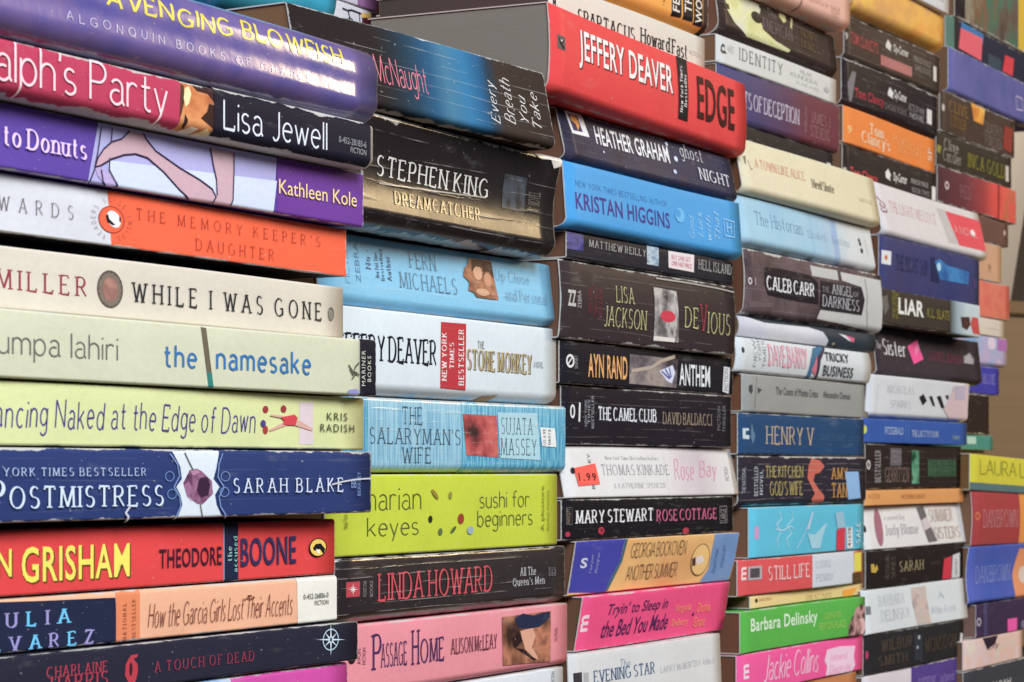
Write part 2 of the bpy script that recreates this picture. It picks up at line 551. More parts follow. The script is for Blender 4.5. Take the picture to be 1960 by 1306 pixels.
    def cover(s, m):
        bm = bmesh.new()
        uvl = bm.loops.layers.uv.new('UVMap')
        uve = bm.loops.layers.uv.new('Ends')
        T, W, th = s.T, s.W, s.th
        outer = [(W, 0, 1.6), (s.ys[0] + .02, 0, 1.2)]
        outer += [(s.ys[i], s.zs[i], 1 - s.zs[i] / T) for i in range(len(s.zs))]
        outer += [(s.ys[-1] + .02, T, -.2), (W, T, -.6)]
        inner = []
        for (y, z, v) in outer:
            zi = min(max(z, th), T - th)
            inner.append((max(y, 0) + (th if 0 <= v <= 1 else 0), zi, v))
        n = len(outer)
        k = 14
        xs = [s.L * i / k for i in range(k + 1)]
        vo = [[bm.verts.new((x, y + s.warp(x), z)) for (y, z, v) in outer] for x in xs]
        vi = [[bm.verts.new((x, y + s.warp(x), z)) for (y, z, v) in inner] for x in xs]

        def face(vs, uvs, smooth=False):
            f = bm.faces.new(vs)
            if s.back and max(q[1] for q in uvs) > 1.001:
                f.material_index = 1
            for l, q in zip(f.loops, uvs):
                l[uvl].uv = q
                l[uve].uv = (l.vert.co.x, s.L - l.vert.co.x)
            f.smooth = smooth
        for j in range(k):
            for i in range(n - 1):
                face((vo[j][i], vo[j + 1][i], vo[j + 1][i + 1], vo[j][i + 1]),
                     ((xs[j], outer[i][2]), (xs[j + 1], outer[i][2]), (xs[j + 1], outer[i + 1][2]), (xs[j], outer[i + 1][2])), 1 <= i < n - 2)
                face((vi[j][i + 1], vi[j + 1][i + 1], vi[j + 1][i], vi[j][i]), ((0, .5),) * 4)
            face((vo[j][0], vi[j][0], vi[j + 1][0], vo[j + 1][0]), ((0, .5),) * 4)
            face((vo[j][n - 1], vo[j + 1][n - 1], vi[j + 1][n - 1], vi[j][n - 1]), ((0, .5),) * 4)
        for i in range(n - 1):
            face((vo[0][i], vo[0][i + 1], vi[0][i + 1], vi[0][i]), ((0, 0),) * 4)
            face((vo[k][i + 1], vo[k][i], vi[k][i], vi[k][i + 1]), ((s.L, 0),) * 4)
        s.inner = [(y, z) for (y, z, v) in inner]
        s.link('cover', bm, [m] + ([paper(s.back, s.rough, .01, seed=s.seed % 9)] if s.back else []))

    def pages(s, m, hard):
        bm = bmesh.new()
        e, fe = (.0035, .004) if hard else (.0006, .0012)
        pts = [(y + .0003, z) for (y, z) in s.inner]
        pts[0] = (s.W - fe, pts[0][1])
        pts[-1] = (s.W - fe, pts[-1][1])
        c0 = .0001
        pts = [(y, min(max(z, s.th + c0), s.T - s.th - c0)) for y, z in pts]
        cl = []
        for p in pts:
            if not cl or abs(p[0] - cl[-1][0]) + abs(p[1] - cl[-1][1]) > 1e-5:
                cl.append(p)
        k = 14
        xs = [e + (s.L - 2 * e) * i / k for i in range(k + 1)]
        rows = [[bm.verts.new((x, y + s.warp(x), z)) for y, z in cl] for x in xs]
        n = len(cl)
        for r in range(k):
            for i in range(n):
                j = (i + 1) % n
                bm.faces.new((rows[r][i], rows[r + 1][i], rows[r + 1][j], rows[r][j]))
        bm.faces.new(rows[0])
        bm.faces.new(list(reversed(rows[-1])))
        bmesh.ops.recalc_face_normals(bm, faces=bm.faces)
        s.link('page_block', bm, [m])

    # -- printed layers
    def drape(s, name, faces, mats, off=None, ink=None):
        """faces: (sub-layer, material index, [(x,z)...]) laid on the spine"""
        off = off if off is not None else .00004 * s.layer + .00004
        bm = bmesh.new()
        lay = bm.faces.layers.int.new('sub')
        for sub, mi, f in faces:
            try:
                vs = [bm.verts.new((x, sub * .000006, z)) for x, z in f]
                g = bm.faces.new(vs)
                g.material_index = mi
                g[lay] = sub
            except ValueError:
                pass
        if not bm.faces:
            bm.free()
            return
        lo = min(v.co.z for v in bm.verts)
        hi = max(v.co.z for v in bm.verts)
        for z in s.zs[1:-1]:
            if lo < z < hi:
                bmesh.ops.bisect_plane(bm, geom=bm.verts[:] + bm.edges[:] + bm.faces[:], plane_co=(0, 0, z), plane_no=(0, 0, 1), dist=1e-7)
        k = 14
        cuts = [s.L * i / k for i in range(1, k)] + ([a for a, _ in ink] if ink else [])
        for x in cuts:
            xa = min(v.co.x for v in bm.verts)
            xb = max(v.co.x for v in bm.verts)
            if xa < x < xb:
                bmesh.ops.bisect_plane(bm, geom=bm.verts[:] + bm.edges[:] + bm.faces[:], plane_co=(x, 0, 0), plane_no=(1, 0, 0), dist=1e-7)
        # nothing hangs over the ends of the spine
        bmesh.ops.bisect_plane(bm, geom=bm.verts[:] + bm.edges[:] + bm.faces[:], plane_co=(.0001, 0, 0), plane_no=(-1, 0, 0), clear_outer=True, dist=1e-7)
        if bm.verts:
            bmesh.ops.bisect_plane(bm, geom=bm.verts[:] + bm.edges[:] + bm.faces[:], plane_co=(s.L - .0001, 0, 0), plane_no=(1, 0, 0), clear_outer=True, dist=1e-7)
        if bm.verts:
            bmesh.ops.bisect_plane(bm, geom=bm.verts[:] + bm.edges[:] + bm.faces[:], plane_co=(0, 0, .00005), plane_no=(0, 0, -1), clear_outer=True, dist=1e-7)
        if bm.verts:
            bmesh.ops.bisect_plane(bm, geom=bm.verts[:] + bm.edges[:] + bm.faces[:], plane_co=(0, 0, s.T - .00005), plane_no=(0, 0, 1), clear_outer=True, dist=1e-7)
        if not bm.faces:
            bm.free()
            return
        uvl = bm.loops.layers.uv.new('UVMap')
        uve = bm.loops.layers.uv.new('Ends')
        inkl = bm.loops.layers.float_color.new('ink') if ink else None
        for f in bm.faces:
            for l in f.loops:
                l[uvl].uv = (l.vert.co.x, 1 - l.vert.co.z / s.T)
                l[uve].uv = (l.vert.co.x, s.L - l.vert.co.x)
                if ink:
                    x = l.vert.co.x
                    c = ink[0][1]
                    for (xa, ca), (xb, cb) in zip(ink[:-1], ink[1:]):
                        if x >= xa:
                            t = min(1, (x - xa) / (xb - xa))
                            c = tuple(ca[i] * (1 - t) + cb[i] * t for i in range(4))
                    l[inkl] = c
            f.smooth = True
        for v in bm.verts:
            v.co = s.surf(v.co.x, v.co.z, off + v.co.y)
        bm.normal_update()
        return s.link(name, bm, mats)

    def pm(s, col, **k):
        d = dict(rough=s.rough, wear=s.wear, crease=s.crease, seed=s.seed % 9, spec=s.spec, crinkle=s.crinkle, coat=s.coat)
        d.update(k)
        return paper(col, **d)

    def item(s, it):
        it = list(it)
        opt = it.pop() if isinstance(it[-1], dict) else {}
        k = it[0]
        name = opt.get('name', ROLE.get(k, 'colour_blend'))
        mk = {}
        if 'foil' in opt:
            mk['foil'] = opt['foil']
            mk['rough'] = .33
        if k == 'f':
            stops = [(s.px(u), lin(c)) for u, c in it[1]]
            f = [(stops[0][0], 0.0), (stops[-1][0], 0.0), (stops[-1][0], s.T), (stops[0][0], s.T)]
            s.drape(opt.get('name', 'colour_blend'), [(0, 0, f)], [s.pm((128, 128, 128), ink=True)], ink=stops)
        elif k in 'tas' or (k == 'm' and isinstance(it[1], str)):
            _, txt, sty, col, x0, x1, xm, y0, y1 = it
            rot = opt.get('rot', 0)
            tr = opt.get('tr', 0.0)
            chars = skeleton_text(txt, sty, tr, s.rnd) if STY[sty][0] == 'k' else built_in_text(txt, sty, tr)
            allp = [p for c in chars for _, f in c for p in f]
            if not allp:
                return
            ax, bx = min(p[0] for p in allp), max(p[0] for p in allp)
            ay, by = min(p[1] for p in allp), max(p[1] for p in allp)
            X0, X1 = s.px(x0), s.px(x1)
            Zt, Zb = s.pz(xm, y0), s.pz(xm, y1)
            cols = col if isinstance(col, list) else [col]
            mats = [s.pm(c, **mk) for c in cols]
            faces = []
            for ci, c in enumerate(chars):
                for si, f in c:
                    g = []
                    for px_, py_ in f:
                        a, b = (px_ - ax) / (bx - ax or 1), (py_ - ay) / (by - ay or 1)
                        if rot == 90:
                            g.append((X1 - b * (X1 - X0), Zb + a * (Zt - Zb)))
                        elif rot == -90:
                            g.append((X0 + b * (X1 - X0), Zt - a * (Zt - Zb)))
                        else:
                            g.append((X0 + a * (X1 - X0), Zb + b * (Zt - Zb) + opt.get('rise', 0) * (a - .5) * (Zt - Zb)))
                    faces.append((si % 8 + (8 if ci % 2 else 0) * (STY[sty][0] == 'k'), ci % len(cols), g))
            s.drape(name, faces, mats)
        elif k == 'b' or (k in 'pkd' and not isinstance(it[2], (list,))):
            _, col, x0, x1 = it[:4]
            X0, X1 = s.px(x0), s.px(x1)
            if len(it) > 4:
                xm, y0, y1 = it[4:7]
                Z1, Zb = s.pz(xm, y0), s.pz(xm, y1)
            else:
                Z1, Zb = s.T, 0.0
            if k == 'p':
                m = s.pm(col[0], pal=col, pscale=opt.get('sc', 60))
            else:
                m = s.pm(col, **({'crease': 0, 'wear': 0, 'rough': .5} if k in 'kd' else {}), **({'stripes': opt['stripes']} if 'stripes' in opt else {}))
            s.drape(name, [(0, 0, [(X0, Zb), (X1, Zb), (X1, Z1), (X0, Z1)])], [m])
        elif k in 'gxkpd':
            _, col, pts = it
            f = [(s.px(u), s.pz(u, y)) for u, y in pts]
            ar = sum(f[i - 1][0] * f[i][1] - f[i][0] * f[i - 1][1] for i in range(len(f)))
            if ar < 0:
                f.reverse()
            if k == 'p':
                m = s.pm(col[0], pal=col, pscale=opt.get('sc', 60))
            else:
                m = s.pm(col, **({'crease': 0, 'wear': 0, 'rough': .5} if k in 'kd' else {}))
            s.drape(name, [(0, 0, f)], [m])
        elif k in 'le':
            pass
        if k == 'l':
            _, col, wd, pts = it
            f = [(s.px(u), s.pz(u, y)) for u, y in pts]
            faces = []
            wd = wd / 1000.0
            for i in range(len(f) - 1):
                (ax, az), (bx, bz) = f[i], f[i + 1]
                l = math.hypot(bx - ax, bz - az) or 1
                nx, nz = -(bz - az) / l * wd / 2, (bx - ax) / l * wd / 2
                ex, ez = (bx - ax) / l * wd * .2, (bz - az) / l * wd * .2
                faces.append((i % 8, 0, [(ax - nx - ex, az - nz - ez), (bx - nx + ex, bz - nz + ez), (bx + nx + ex, bz + nz + ez), (ax + nx - ex, az + nz - ez)]))
            s.drape(name, faces, [s.pm(col)])
        elif k in 'eo':
            _, col, cu, cy, ru, ry = it
            X, Z = s.px(cu), s.pz(cu, cy)
            RX = s.px(cu + ru) - X
            RZ = Z - s.pz(cu, cy + ry)
            n = 26
            tl = opt.get('turn', 0)

            def pt(a, q):
                ex, ez = math.cos(a) * RX * q, math.sin(a) * RZ * q
                return (X + ex * math.cos(tl) - ez * math.sin(tl), Z + ex * math.sin(tl) + ez * math.cos(tl))
            if k == 'e':
                faces = [(0, 0, [pt(2 * math.pi * i / n, 1) for i in range(n)])]
            else:
                q = opt.get('q', .84)
                faces = [(0, 0, [pt(2 * math.pi * i / n, 1), pt(2 * math.pi * (i + 1) / n, 1), pt(2 * math.pi * (i + 1) / n, q), pt(2 * math.pi * i / n, q)]) for i in range(n)]
            m = s.pm(col[0], pal=col, pscale=opt.get('sc', 60)) if isinstance(col, list) else s.pm(col)
            s.drape(name, faces, [m])
        elif k == 'r':
            _, txt, col, cu, cy, ru, ry, hgt = it
            X, Z = s.px(cu), s.pz(cu, cy)
            RX = s.px(cu + ru) - X
            RZ = Z - s.pz(cu, cy + ry)
            h = Z - s.pz(cu, cy + hgt)
            faces = []
            n = len(txt)
            a0, a1 = opt.get('arc', (200, -160))
            for i, ch in enumerate(txt):
                if ch == ' ':
                    continue
                a = math.radians(a0 + (a1 - a0) * i / n)
                cs = skeleton_text(ch, 'tall', 0, s.rnd)[0]
                for si, f in cs:
                    g = []
                    for px_, py_ in f:
                        lx, ly = (px_ - .3) * h * .8, py_ * h
                        r = 1 + ly / RZ
                        g.append((X + RX * r * math.cos(a) + lx * math.sin(a), Z + RZ * r * math.sin(a) - lx * math.cos(a)))
                    faces.append((si % 8, 0, g))
            s.drape(name, faces, [s.pm(col)])


def Zm(ox, oy, sc, pts):
    return [(ox + x / sc, oy + y / sc) for x, y in pts]


def star(cx, cy, rx, ry, n=8, q=.28):
    out = []
    for i in range(n * 2):
        a = math.pi * i / n
        k = (1 if i % 4 == 0 else .62) if i % 2 == 0 else q * .5
        out.append((cx + rx * k * math.cos(a), cy + ry * k * math.sin(a)))
    return out


COLS = []


def stack(group, xref, Y, seams, rows):
    """one stack, top book first; seams are the photo rows where the books touch, read off at column xref"""
    ys = [Y + r[4].get('dy', 0) for r in rows]
    zz = []
    for i, y in enumerate(seams):
        ym = (ys[max(0, i - 1)] + ys[min(len(ys) - 1, i)]) / 2
        zz.append((HY - y) / FPX * wall_pt(xref, ym)[1])
    out = []
    for i, (label, col, xl, xr, kw) in enumerate(rows):
        kw = dict(kw)
        kw['Y'] = Y + kw.pop('dy', 0)
        out.append(Book(label, group, col, xl, xr, zz[i + 1], zz[i], **kw))
    COLS.append((out, zz))
    return out


# ------------------------------------------------------------------ the stacks, nearest (left) first
WHT, OFF, BLK, DRK = (215, 214, 216), (206, 202, 192), (34, 31, 36), (48, 42, 44)


def z1(pts): return Zm(0, 0, 2.612, pts)
def z2(pts): return Zm(0, 400, 2.612, pts)
def z3(pts): return Zm(0, 806, 2.612, pts)
def b1(pts): return Zm(620, 0, 2.612, pts)
def b2(pts): return Zm(620, 400, 2.612, pts)
def b3(pts): return Zm(620, 806, 2.612, pts)
def c1(pts): return Zm(1040, 0, 3.1095, pts)
def c2(pts): return Zm(1040, 400, 3.1095, pts)
def c3(pts): return Zm(1040, 806, 2.612, pts)
def d1(pts): return Zm(1340, 0, 3.437, pts)
def d2(pts): return Zm(1390, 340, 3.958, pts)
def d3(pts): return Zm(1390, 640, 3.958, pts)
def d4(pts): return Zm(1390, 940, 3.57, pts)
def e1(pts): return Zm(1590, 0, 3.53, pts)
def e2(pts): return Zm(1640, 300, 4.08, pts)
def e3(pts): return Zm(1640, 580, 4.08, pts)
def e4(pts): return Zm(1640, 820, 4.08, pts)
def e5(pts): return Zm(1640, 1040, 4.909, pts)


SKIN, LINE = (196, 160, 172), (52, 42, 74)
G1 = 'books in the nearest, leftmost stack'
stack(G1, 600, -.030, [50, 207, 308, 424, 541, 643, 755, 862, 994, 1103, 1195, 1275, 1390], [
    ('glossy purple hardcover with jumping yellow capitals and a bright lamp reflection', (88, 80, 148), -150, 722,
     dict(dy=-.012, hard=True, rt=.006, rb=.0065, yaw=1.2, hollow=-.0006, rough=.26, spec=.3, ripple=.00017, coat=.6, crinkle=3.2, wear=.004, pal=[(58, 58, 140), (86, 78, 150), (112, 92, 152), (78, 72, 150)], pscale=22, items=[
         ('t', 'AVENGING', 'chunk', (226, 205, 62), 203, 440, 430, 36, 75),
         ('t', 'BLOWFISH', 'chunk', (226, 205, 62), 458, 655, 560, 66, 104),
         ('s', 'ALGONQUIN BOOKS OF CHAPEL HILL', 'mark', (204, 198, 226), 130, 656, 400, 91, 112, dict(tr=.55)),
     ])),
    ("worn paperback with a crimson title panel, a fox picture and a black author panel", (196, 190, 190), -146, 712,
     dict(dy=-.006, rt=.0022, rb=.0032, wear=.055, items=[
         ('b', (178, 44, 80), -146, 346, 33, 74, 184),
         ('p', [(140, 74, 44), (196, 112, 60), (214, 140, 84), (176, 94, 52)], 346, 409, 380, 166, 258, dict(sc=70)),
         ('g', (84, 54, 40), z1([(905, 420), (920, 430), (925, 500), (912, 560), (900, 600)])),
         ('g', (226, 212, 160), z1([(925, 440), (945, 432), (958, 470), (945, 520), (928, 535), (920, 490)])),
         ('g', (60, 40, 40), z1([(960, 425), (1075, 450), (1078, 520), (1040, 470), (985, 455)])),
         ('g', (58, 36, 34), z1([(1078, 530), (1075, 645), (1040, 620), (1005, 590), (1035, 560), (1045, 520)])),
         ('g', (58, 36, 34), z1([(925, 570), (940, 600), (935, 640), (920, 625)])),
         ('g', (232, 214, 190), z1([(930, 645), (965, 630), (1000, 640), (985, 668), (945, 668)])),
         ('g', (222, 204, 150), z1([(1000, 660), (1040, 640), (1072, 668), (1070, 690), (1000, 682)])),
         ('b', (34, 32, 46), 409, 706, 560, 197, 288),
         ('t', "Ralph's Party", 'thin', (246, 202, 210), -62, 320, 180, 117, 213, dict(tr=-.02)),
         ('a', 'Lisa Jewell', 'thin', (222, 226, 240), 426, 623, 430, 192, 250),
         ('s', '0-452-28183-6', 'sans', (150, 150, 156), 645, 697, 670, 266, 278),
         ('s', 'FICTION', 'sans', (150, 150, 156), 667, 697, 680, 284, 295),
     ])),
    ('violet paperback showing a drawing of bare legs between pale lilac panels', (88, 60, 156), -120, 693,
     dict(dy=.002, rt=.0012, rb=.0015, wear=.008, items=[
         ('g', (170, 166, 216), z1([(505, 560), (1385, 760), (1366, 1062), (440, 925)])),
         ('g', (200, 208, 232), z1([(540, 800), (1384, 905), (1366, 1062), (560, 930)])),
         ('b', (106, 52, 146), 530, 693),
         ('g', SKIN, z1([(490, 790), (520, 745), (560, 710), (640, 680), (655, 655), (720, 670), (735, 700), (780, 755), (900, 840), (1000, 900), (1060, 945), (1080, 985), (1065, 1012), (1020, 1018), (960, 1005), (900, 950), (820, 860), (740, 790), (680, 770), (620, 775), (560, 795), (500, 830), (476, 835)])),
         ('g', SKIN, z1([(1052, 740), (1168, 765), (1168, 850), (1165, 1000), (1150, 1035), (1070, 1020), (1085, 980), (1082, 900), (1065, 820)])),
         ('g', (178, 160, 206), z1([(476, 838), (505, 832), (555, 880), (590, 928), (548, 938), (520, 915), (490, 880)])),
         ('l', LINE, .5, z1([(650, 655), (610, 695), (560, 710), (520, 745), (490, 790), (476, 835), (500, 830), (560, 795), (620, 775), (680, 770), (740, 790), (820, 860), (900, 950), (960, 1005)])),
         ('l', LINE, .5, z1([(718, 668), (735, 700), (780, 755), (900, 840), (1000, 900), (1060, 945), (1080, 985), (1065, 1012), (1020, 1018)])),
         ('l', LINE, .5, z1([(1052, 740), (1065, 820), (1082, 900), (1085, 975)])),
         ('l', LINE, .5, z1([(1168, 765), (1168, 850), (1163, 1000), (1150, 1035)])),
         ('l', LINE, .45, z1([(548, 790), (546, 850), (575, 905), (590, 928), (548, 938), (515, 910), (505, 850)])),
         ('l', LINE, .45, z1([(505, 640), (488, 760), (470, 850), (442, 918)])),
         ('l', LINE, .4, z1([(560, 640), (555, 705)])),
         ('t', 'to Donuts', 'serifb', (226, 194, 240), 5, 165, 50, 246, 287, dict(tr=-.08)),
         ('a', 'Kathleen Kole', 'sans', (236, 206, 140), 531, 678, 533, 343, 371),
     ])),
    ('paperback half white and half bright orange with a penguin roundel between', (206, 206, 214), -110, 665,
     dict(dy=.006, rt=.0012, rb=.0008, lift=.0030, back=(30, 26, 30), wear=.014, items=[
         ('g', (236, 84, 36), [(200, 330), (665, 400), (665, 560), (214, 520)]),
         ('e', (236, 84, 36), 210, 421, 25, 26),
         ('o', (150, 50, 40), 210, 421, 25, 26, dict(q=.93)),
         ('e', (226, 224, 226), 214, 420, 14, 15, dict(turn=-.3)),
         ('g', (40, 34, 40), z1([(518, 1078), (530, 1072), (536, 1096), (566, 1126), (552, 1128), (526, 1110)])),
         ('g', (40, 34, 40), z1([(586, 1082), (594, 1092), (592, 1116), (586, 1104)])),
         ('r', 'READERS GUIDE INSIDE ', (74, 60, 60), 210, 421, 31, 33, 9, dict(arc=(245, -100))),
         ('a', 'EDWARDS', 'serifl', (92, 82, 86), -72, 136, 20, 377, 405, dict(tr=.75)),
         ('t', "THE MEMORY KEEPER'S", 'serifl', (158, 48, 30), 257, 614, 270, 400, 422, dict(tr=.5)),
         ('t', 'DAUGHTER', 'serifl', (158, 48, 30), 371, 524, 380, 457, 480, dict(tr=.4)),
     ])),
    ('grey beige paperback with spaced dark capitals and a brown medallion', (204, 194, 180), -140, 659,
     dict(dy=.006, rt=.0014, rb=.0012, wear=.008, items=[
         ('a', 'SUE MILLER', 'serif', (142, 50, 66), -125, 163, 20, 515, 556, dict(tr=.2)),
         ('e', (124, 108, 98), 207, 554, 24, 36),
         ('o', (92, 80, 74), 207, 554, 24, 36, dict(q=.9)),
         ('e', [(176, 124, 112), (140, 98, 88), (190, 140, 124)], 207, 554, 14, 23),
         ('r', 'AN OPRAH BOOK CLUB ', (70, 60, 56), 207, 554, 19, 29, 6, dict(arc=(200, -160))),
         ('t', 'WHILE I WAS GONE', 'serif', (46, 46, 50), 246, 615, 255, 540, 580, dict(tr=.28)),
         ('o', (110, 104, 98), 634, 601, 6, 13, dict(q=.72)),
         ('s', 'BB', 'sans', (110, 104, 98), 631, 637, 634, 595, 607),
     ])),
    ('pale sage paperback with blue lower case title and black block at right end', (200, 200, 174), -146, 715,
     dict(dy=-.002, rt=.0012, rb=.0014, wear=.008, items=[
         ('g', (104, 94, 78), z2([(1005, 590), (1032, 596), (1070, 905), (1045, 905)])),
         ('g', (44, 124, 116), z2([(1036, 815), (1060, 825), (1070, 905), (1045, 905)])),
         ('a', 'jhumpa lahiri', 'thin', (112, 108, 102), -48, 230, 150, 639, 700),
         ('t', 'the', 'geo', (36, 108, 172), 317, 378, 320, 660, 703),
         ('t', 'namesake', 'geo', (36, 108, 172), 413, 591, 545, 673, 716),
         ('b', (32, 31, 42), 684.5, 715),
         ('s', 'MARINER', 'sans', (200, 198, 186), 687, 694, 690, 671, 739, dict(rot=90, tr=.2)),
         ('s', 'BOOKS', 'sans', (200, 198, 186), 698, 705, 701, 682, 731, dict(rot=90, tr=.3)),
         ('l', (80, 78, 70), .5, z2([(1780, 770), (1762, 790), (1750, 830), (1735, 800)])),
         ('l', (80, 78, 70), .5, z2([(1770, 820), (1750, 815), (1728, 780)])),
         ('l', (80, 78, 70), .5, z2([(1745, 850), (1762, 825), (1780, 830)])),
         ('g', (140, 140, 190), z2([(1725, 905), (1765, 900), (1780, 912), (1775, 925), (1725, 925)])),
     ])),
    ('pale yellow green paperback with purple handwriting and a diving figure in red', (206, 210, 152), -130, 698,
     dict(dy=.001, rt=.0012, rb=.0014, wear=.006, items=[
         ('b', (212, 194, 200), 574, 601, 590, 770, 851),
         ('t', 'Dancing Naked at the Edge of Dawn', 'hand', (70, 54, 128), -40, 489, 300, 772, 839),
         ('e', (150, 44, 48), 508, 784, 5.5, 7), ('e', (150, 44, 48), 543, 783, 5.5, 7),
         ('e', (160, 50, 46), 507.5, 823, 5, 8), ('e', (76, 58, 130), 503, 811, 5, 7),
         ('g', (206, 160, 146), z2([(1480, 1058), (1500, 1060), (1566, 1100), (1560, 1110), (1470, 1082)])),
         ('g', (206, 160, 146), z2([(1420, 1065), (1425, 1085), (1348, 1112), (1345, 1102)])),
         ('g', (206, 160, 146), z2([(1415, 1035), (1412, 1047), (1375, 1040), (1348, 1035), (1350, 1027)])),
         ('g', (202, 48, 62), z2([(1400, 1042), (1470, 1028), (1487, 1045), (1475, 1082), (1410, 1080), (1418, 1058)])),
         ('a', 'KRIS', 'sans', (72, 72, 62), 626, 665, 640, 790, 805, dict(tr=.25)),
         ('a', 'RADISH', 'sans', (72, 72, 62), 613, 678, 640, 812, 827, dict(tr=.25)),
     ])),
    ('navy paperback with frayed white edges and a dried rose on a white band', (38, 54, 106), -148, 707,
     dict(dy=-.002, rt=.002, rb=.0014, lift=.0014, back=(30, 34, 56), wear=.036, crease=.15, items=[
         ('g', (206, 214, 224), z3([(865, 150), (1095, 150), (1080, 240), (1066, 290), (1096, 330), (1074, 370), (1082, 420), (1120, 505), (880, 510), (915, 420), (905, 370), (885, 330), (912, 290), (905, 230)])),
         ('p', [(70, 44, 66), (110, 66, 98), (150, 104, 132), (84, 52, 76)], z3([(918, 310), (950, 245), (985, 238), (1010, 252), (1058, 300), (1064, 365), (1010, 420), (985, 415), (960, 395), (930, 355)]), dict(sc=170)),
         ('g', (58, 36, 58), z3([(1000, 285), (1035, 280), (1050, 320), (1040, 370), (1005, 385), (985, 350), (990, 310)])), ('g', (150, 100, 136), z3([(922, 318), (945, 300), (958, 330), (945, 380), (962, 405), (935, 375)])), ('g', (170, 122, 150), z3([(950, 250), (985, 242), (1000, 258), (965, 275)])),
         ('l', (90, 84, 84), .5, z3([(925, 160), (945, 205), (965, 245)])), ('l', (90, 84, 84), .5, z3([(1000, 418), (1005, 450), (1012, 485)])),
         ('o', (96, 122, 172), 325, 912, 9, 10, dict(q=.8)), ('o', (96, 122, 172), 329, 946, 9, 10, dict(q=.8)),
         ('o', (96, 122, 172), 429, 912, 9, 10, dict(q=.8)), ('o', (96, 122, 172), 427, 942, 9, 10, dict(q=.8)),
         ('l', (110, 136, 186), .5, z3([(850, 165), (885, 215), (895, 275), (868, 330), (896, 380), (900, 430), (870, 495)])),
         ('l', (110, 136, 186), .5, z3([(1105, 165), (1088, 215), (1082, 280), (1112, 330), (1088, 380), (1096, 430), (1130, 485)])),
         ('s', 'NEW YORK TIMES BESTSELLER', 'serif', (168, 184, 216), -55, 279, 100, 895, 912, dict(tr=.12)),
         ('t', 'P', 'serif', (202, 216, 236), -28, 10, 0, 918, 977), ('t', 'OSTMISTRESS', 'serif', (202, 216, 236), 18, 312, 150, 929, 973),
         ('a', 'SARAH BLAKE', 'serif', (208, 216, 236), 443, 650, 460, 915, 945, dict(tr=.2)),
         ('m', 'BERKLEY', 'sans', (110, 136, 186), 677, 683, 680, 903, 949, dict(rot=90)),
         ('s', 'BB', 'sans', (120, 146, 196), 665, 675, 670, 917, 934),
         ('l', (196, 196, 204), .5, z3([(1640, 318), (1695, 303), (1760, 292), (1835, 287)])),
         ('l', (196, 196, 204), .7, z3([(645, 430), (625, 460), (640, 480), (622, 515)])),
     ])),
    ('red paperback with tall yellow author capitals and a narrow navy stripe', (216, 44, 46), -120, 644,
     dict(dy=.005, rt=.0016, rb=.0012, wear=.008, items=[
         ('g', (34, 38, 64), [(427, 960), (455, 960), (456, 1140), (428, 1140)]),
         ('l', (150, 150, 176), .5, [(427, 960), (427.5, 1140)]),
         ('a', 'GRISHAM', 'bold', (104, 74, 30), 41, 246, 50, 1050, 1119),
         ('a', 'JOHN', 'bold', (104, 74, 30), -99, 22, 0, 1055, 1125),
         ('a', 'GRISHAM', 'bold', (234, 218, 84), 38, 243, 50, 1047, 1116),
         ('a', 'JOHN', 'bold', (234, 218, 84), -102, 19, 0, 1051, 1122),
         ('t', 'THEODORE', 'bold', (64, 30, 46), 300, 422, 310, 1051, 1088),
         ('t', 'BOONE', 'sans', (150, 60, 80), 461, 569, 470, 1029, 1084),
         ('t', 'BOONE', 'bold', (52, 44, 82), 459, 567, 470, 1030, 1085),
         ('s', 'the', 'serif', (156, 202, 190), 433, 441, 437, 1046, 1074, dict(rot=90)),
         ('s', 'accused', 'serif', (156, 202, 190), 444, 452, 448, 1026, 1095, dict(rot=90)),
         ('e', (34, 30, 34), 609.5, 1048, 17, 18), ('e', (238, 196, 84), 609.5, 1048, 15, 16),
         ('g', (30, 28, 32), z3([(1565, 635), (1580, 615), (1605, 612), (1628, 640), (1618, 665), (1600, 640), (1585, 645), (1572, 650)])),
         ('g', (240, 236, 228), z3([(1580, 640), (1598, 645), (1600, 665), (1588, 660)])),
     ])),
    ('peach and dark navy paperback with a handwritten title and a worn white right end', (226, 166, 132), -140, 646,
     dict(dy=.005, rt=.0022, rb=.0014, wear=.02, items=[
         ('g', (34, 40, 66), [(-140, 1158), (90, 1150), (218, 1144), (224, 1260), (-140, 1270)]),
         ('b', (216, 122, 78), 219, 264),
         ('g', (224, 219, 210), [(566, 1060), (646, 1060), (646, 1230), (570, 1230)]),
         ('a', 'JULIA', 'serifb', [(96, 186, 230), (150, 140, 200)], -20, 135, 30, 1172, 1203, dict(tr=.5)),
         ('a', 'ALVAREZ', 'serifb', [(150, 140, 200), (96, 186, 230)], -58, 178, 60, 1214, 1244, dict(tr=.5)),
         ('s', 'NATIONAL', 'serif', (134, 62, 40), 231, 238, 234, 1155, 1226, dict(rot=90, tr=.3)),
         ('s', 'BESTSELLER', 'serif', (134, 62, 40), 248, 255, 251, 1147, 1222, dict(rot=90, tr=.2)),
         ('t', 'How the Garcia Girls Lost Their Accents', 'script', (118, 60, 52), 278, 558, 420, 1143, 1190, dict(tr=-.05)),
         ('s', '~', 'script', (118, 60, 52), 462, 484, 470, 1143, 1149),
         ('s', '0-452-26806-0', 'sans', (76, 76, 76), 579, 628, 600, 1136, 1146),
         ('s', 'FICTION', 'sans', (76, 76, 76), 601, 628, 610, 1149, 1158),
     ])),
    ('black blue paperback with dark red capitals and a white compass star', (40, 40, 56), -110, 684,
     dict(dy=.001, rt=.0012, rb=.0014, wear=.01, items=[
         ('a', 'CHARLAINE', 'serif', (176, 46, 68), 88, 206, 100, 1276, 1299),
         ('a', 'HARRIS', 'serif', (176, 46, 68), 94, 206, 100, 1296, 1324),
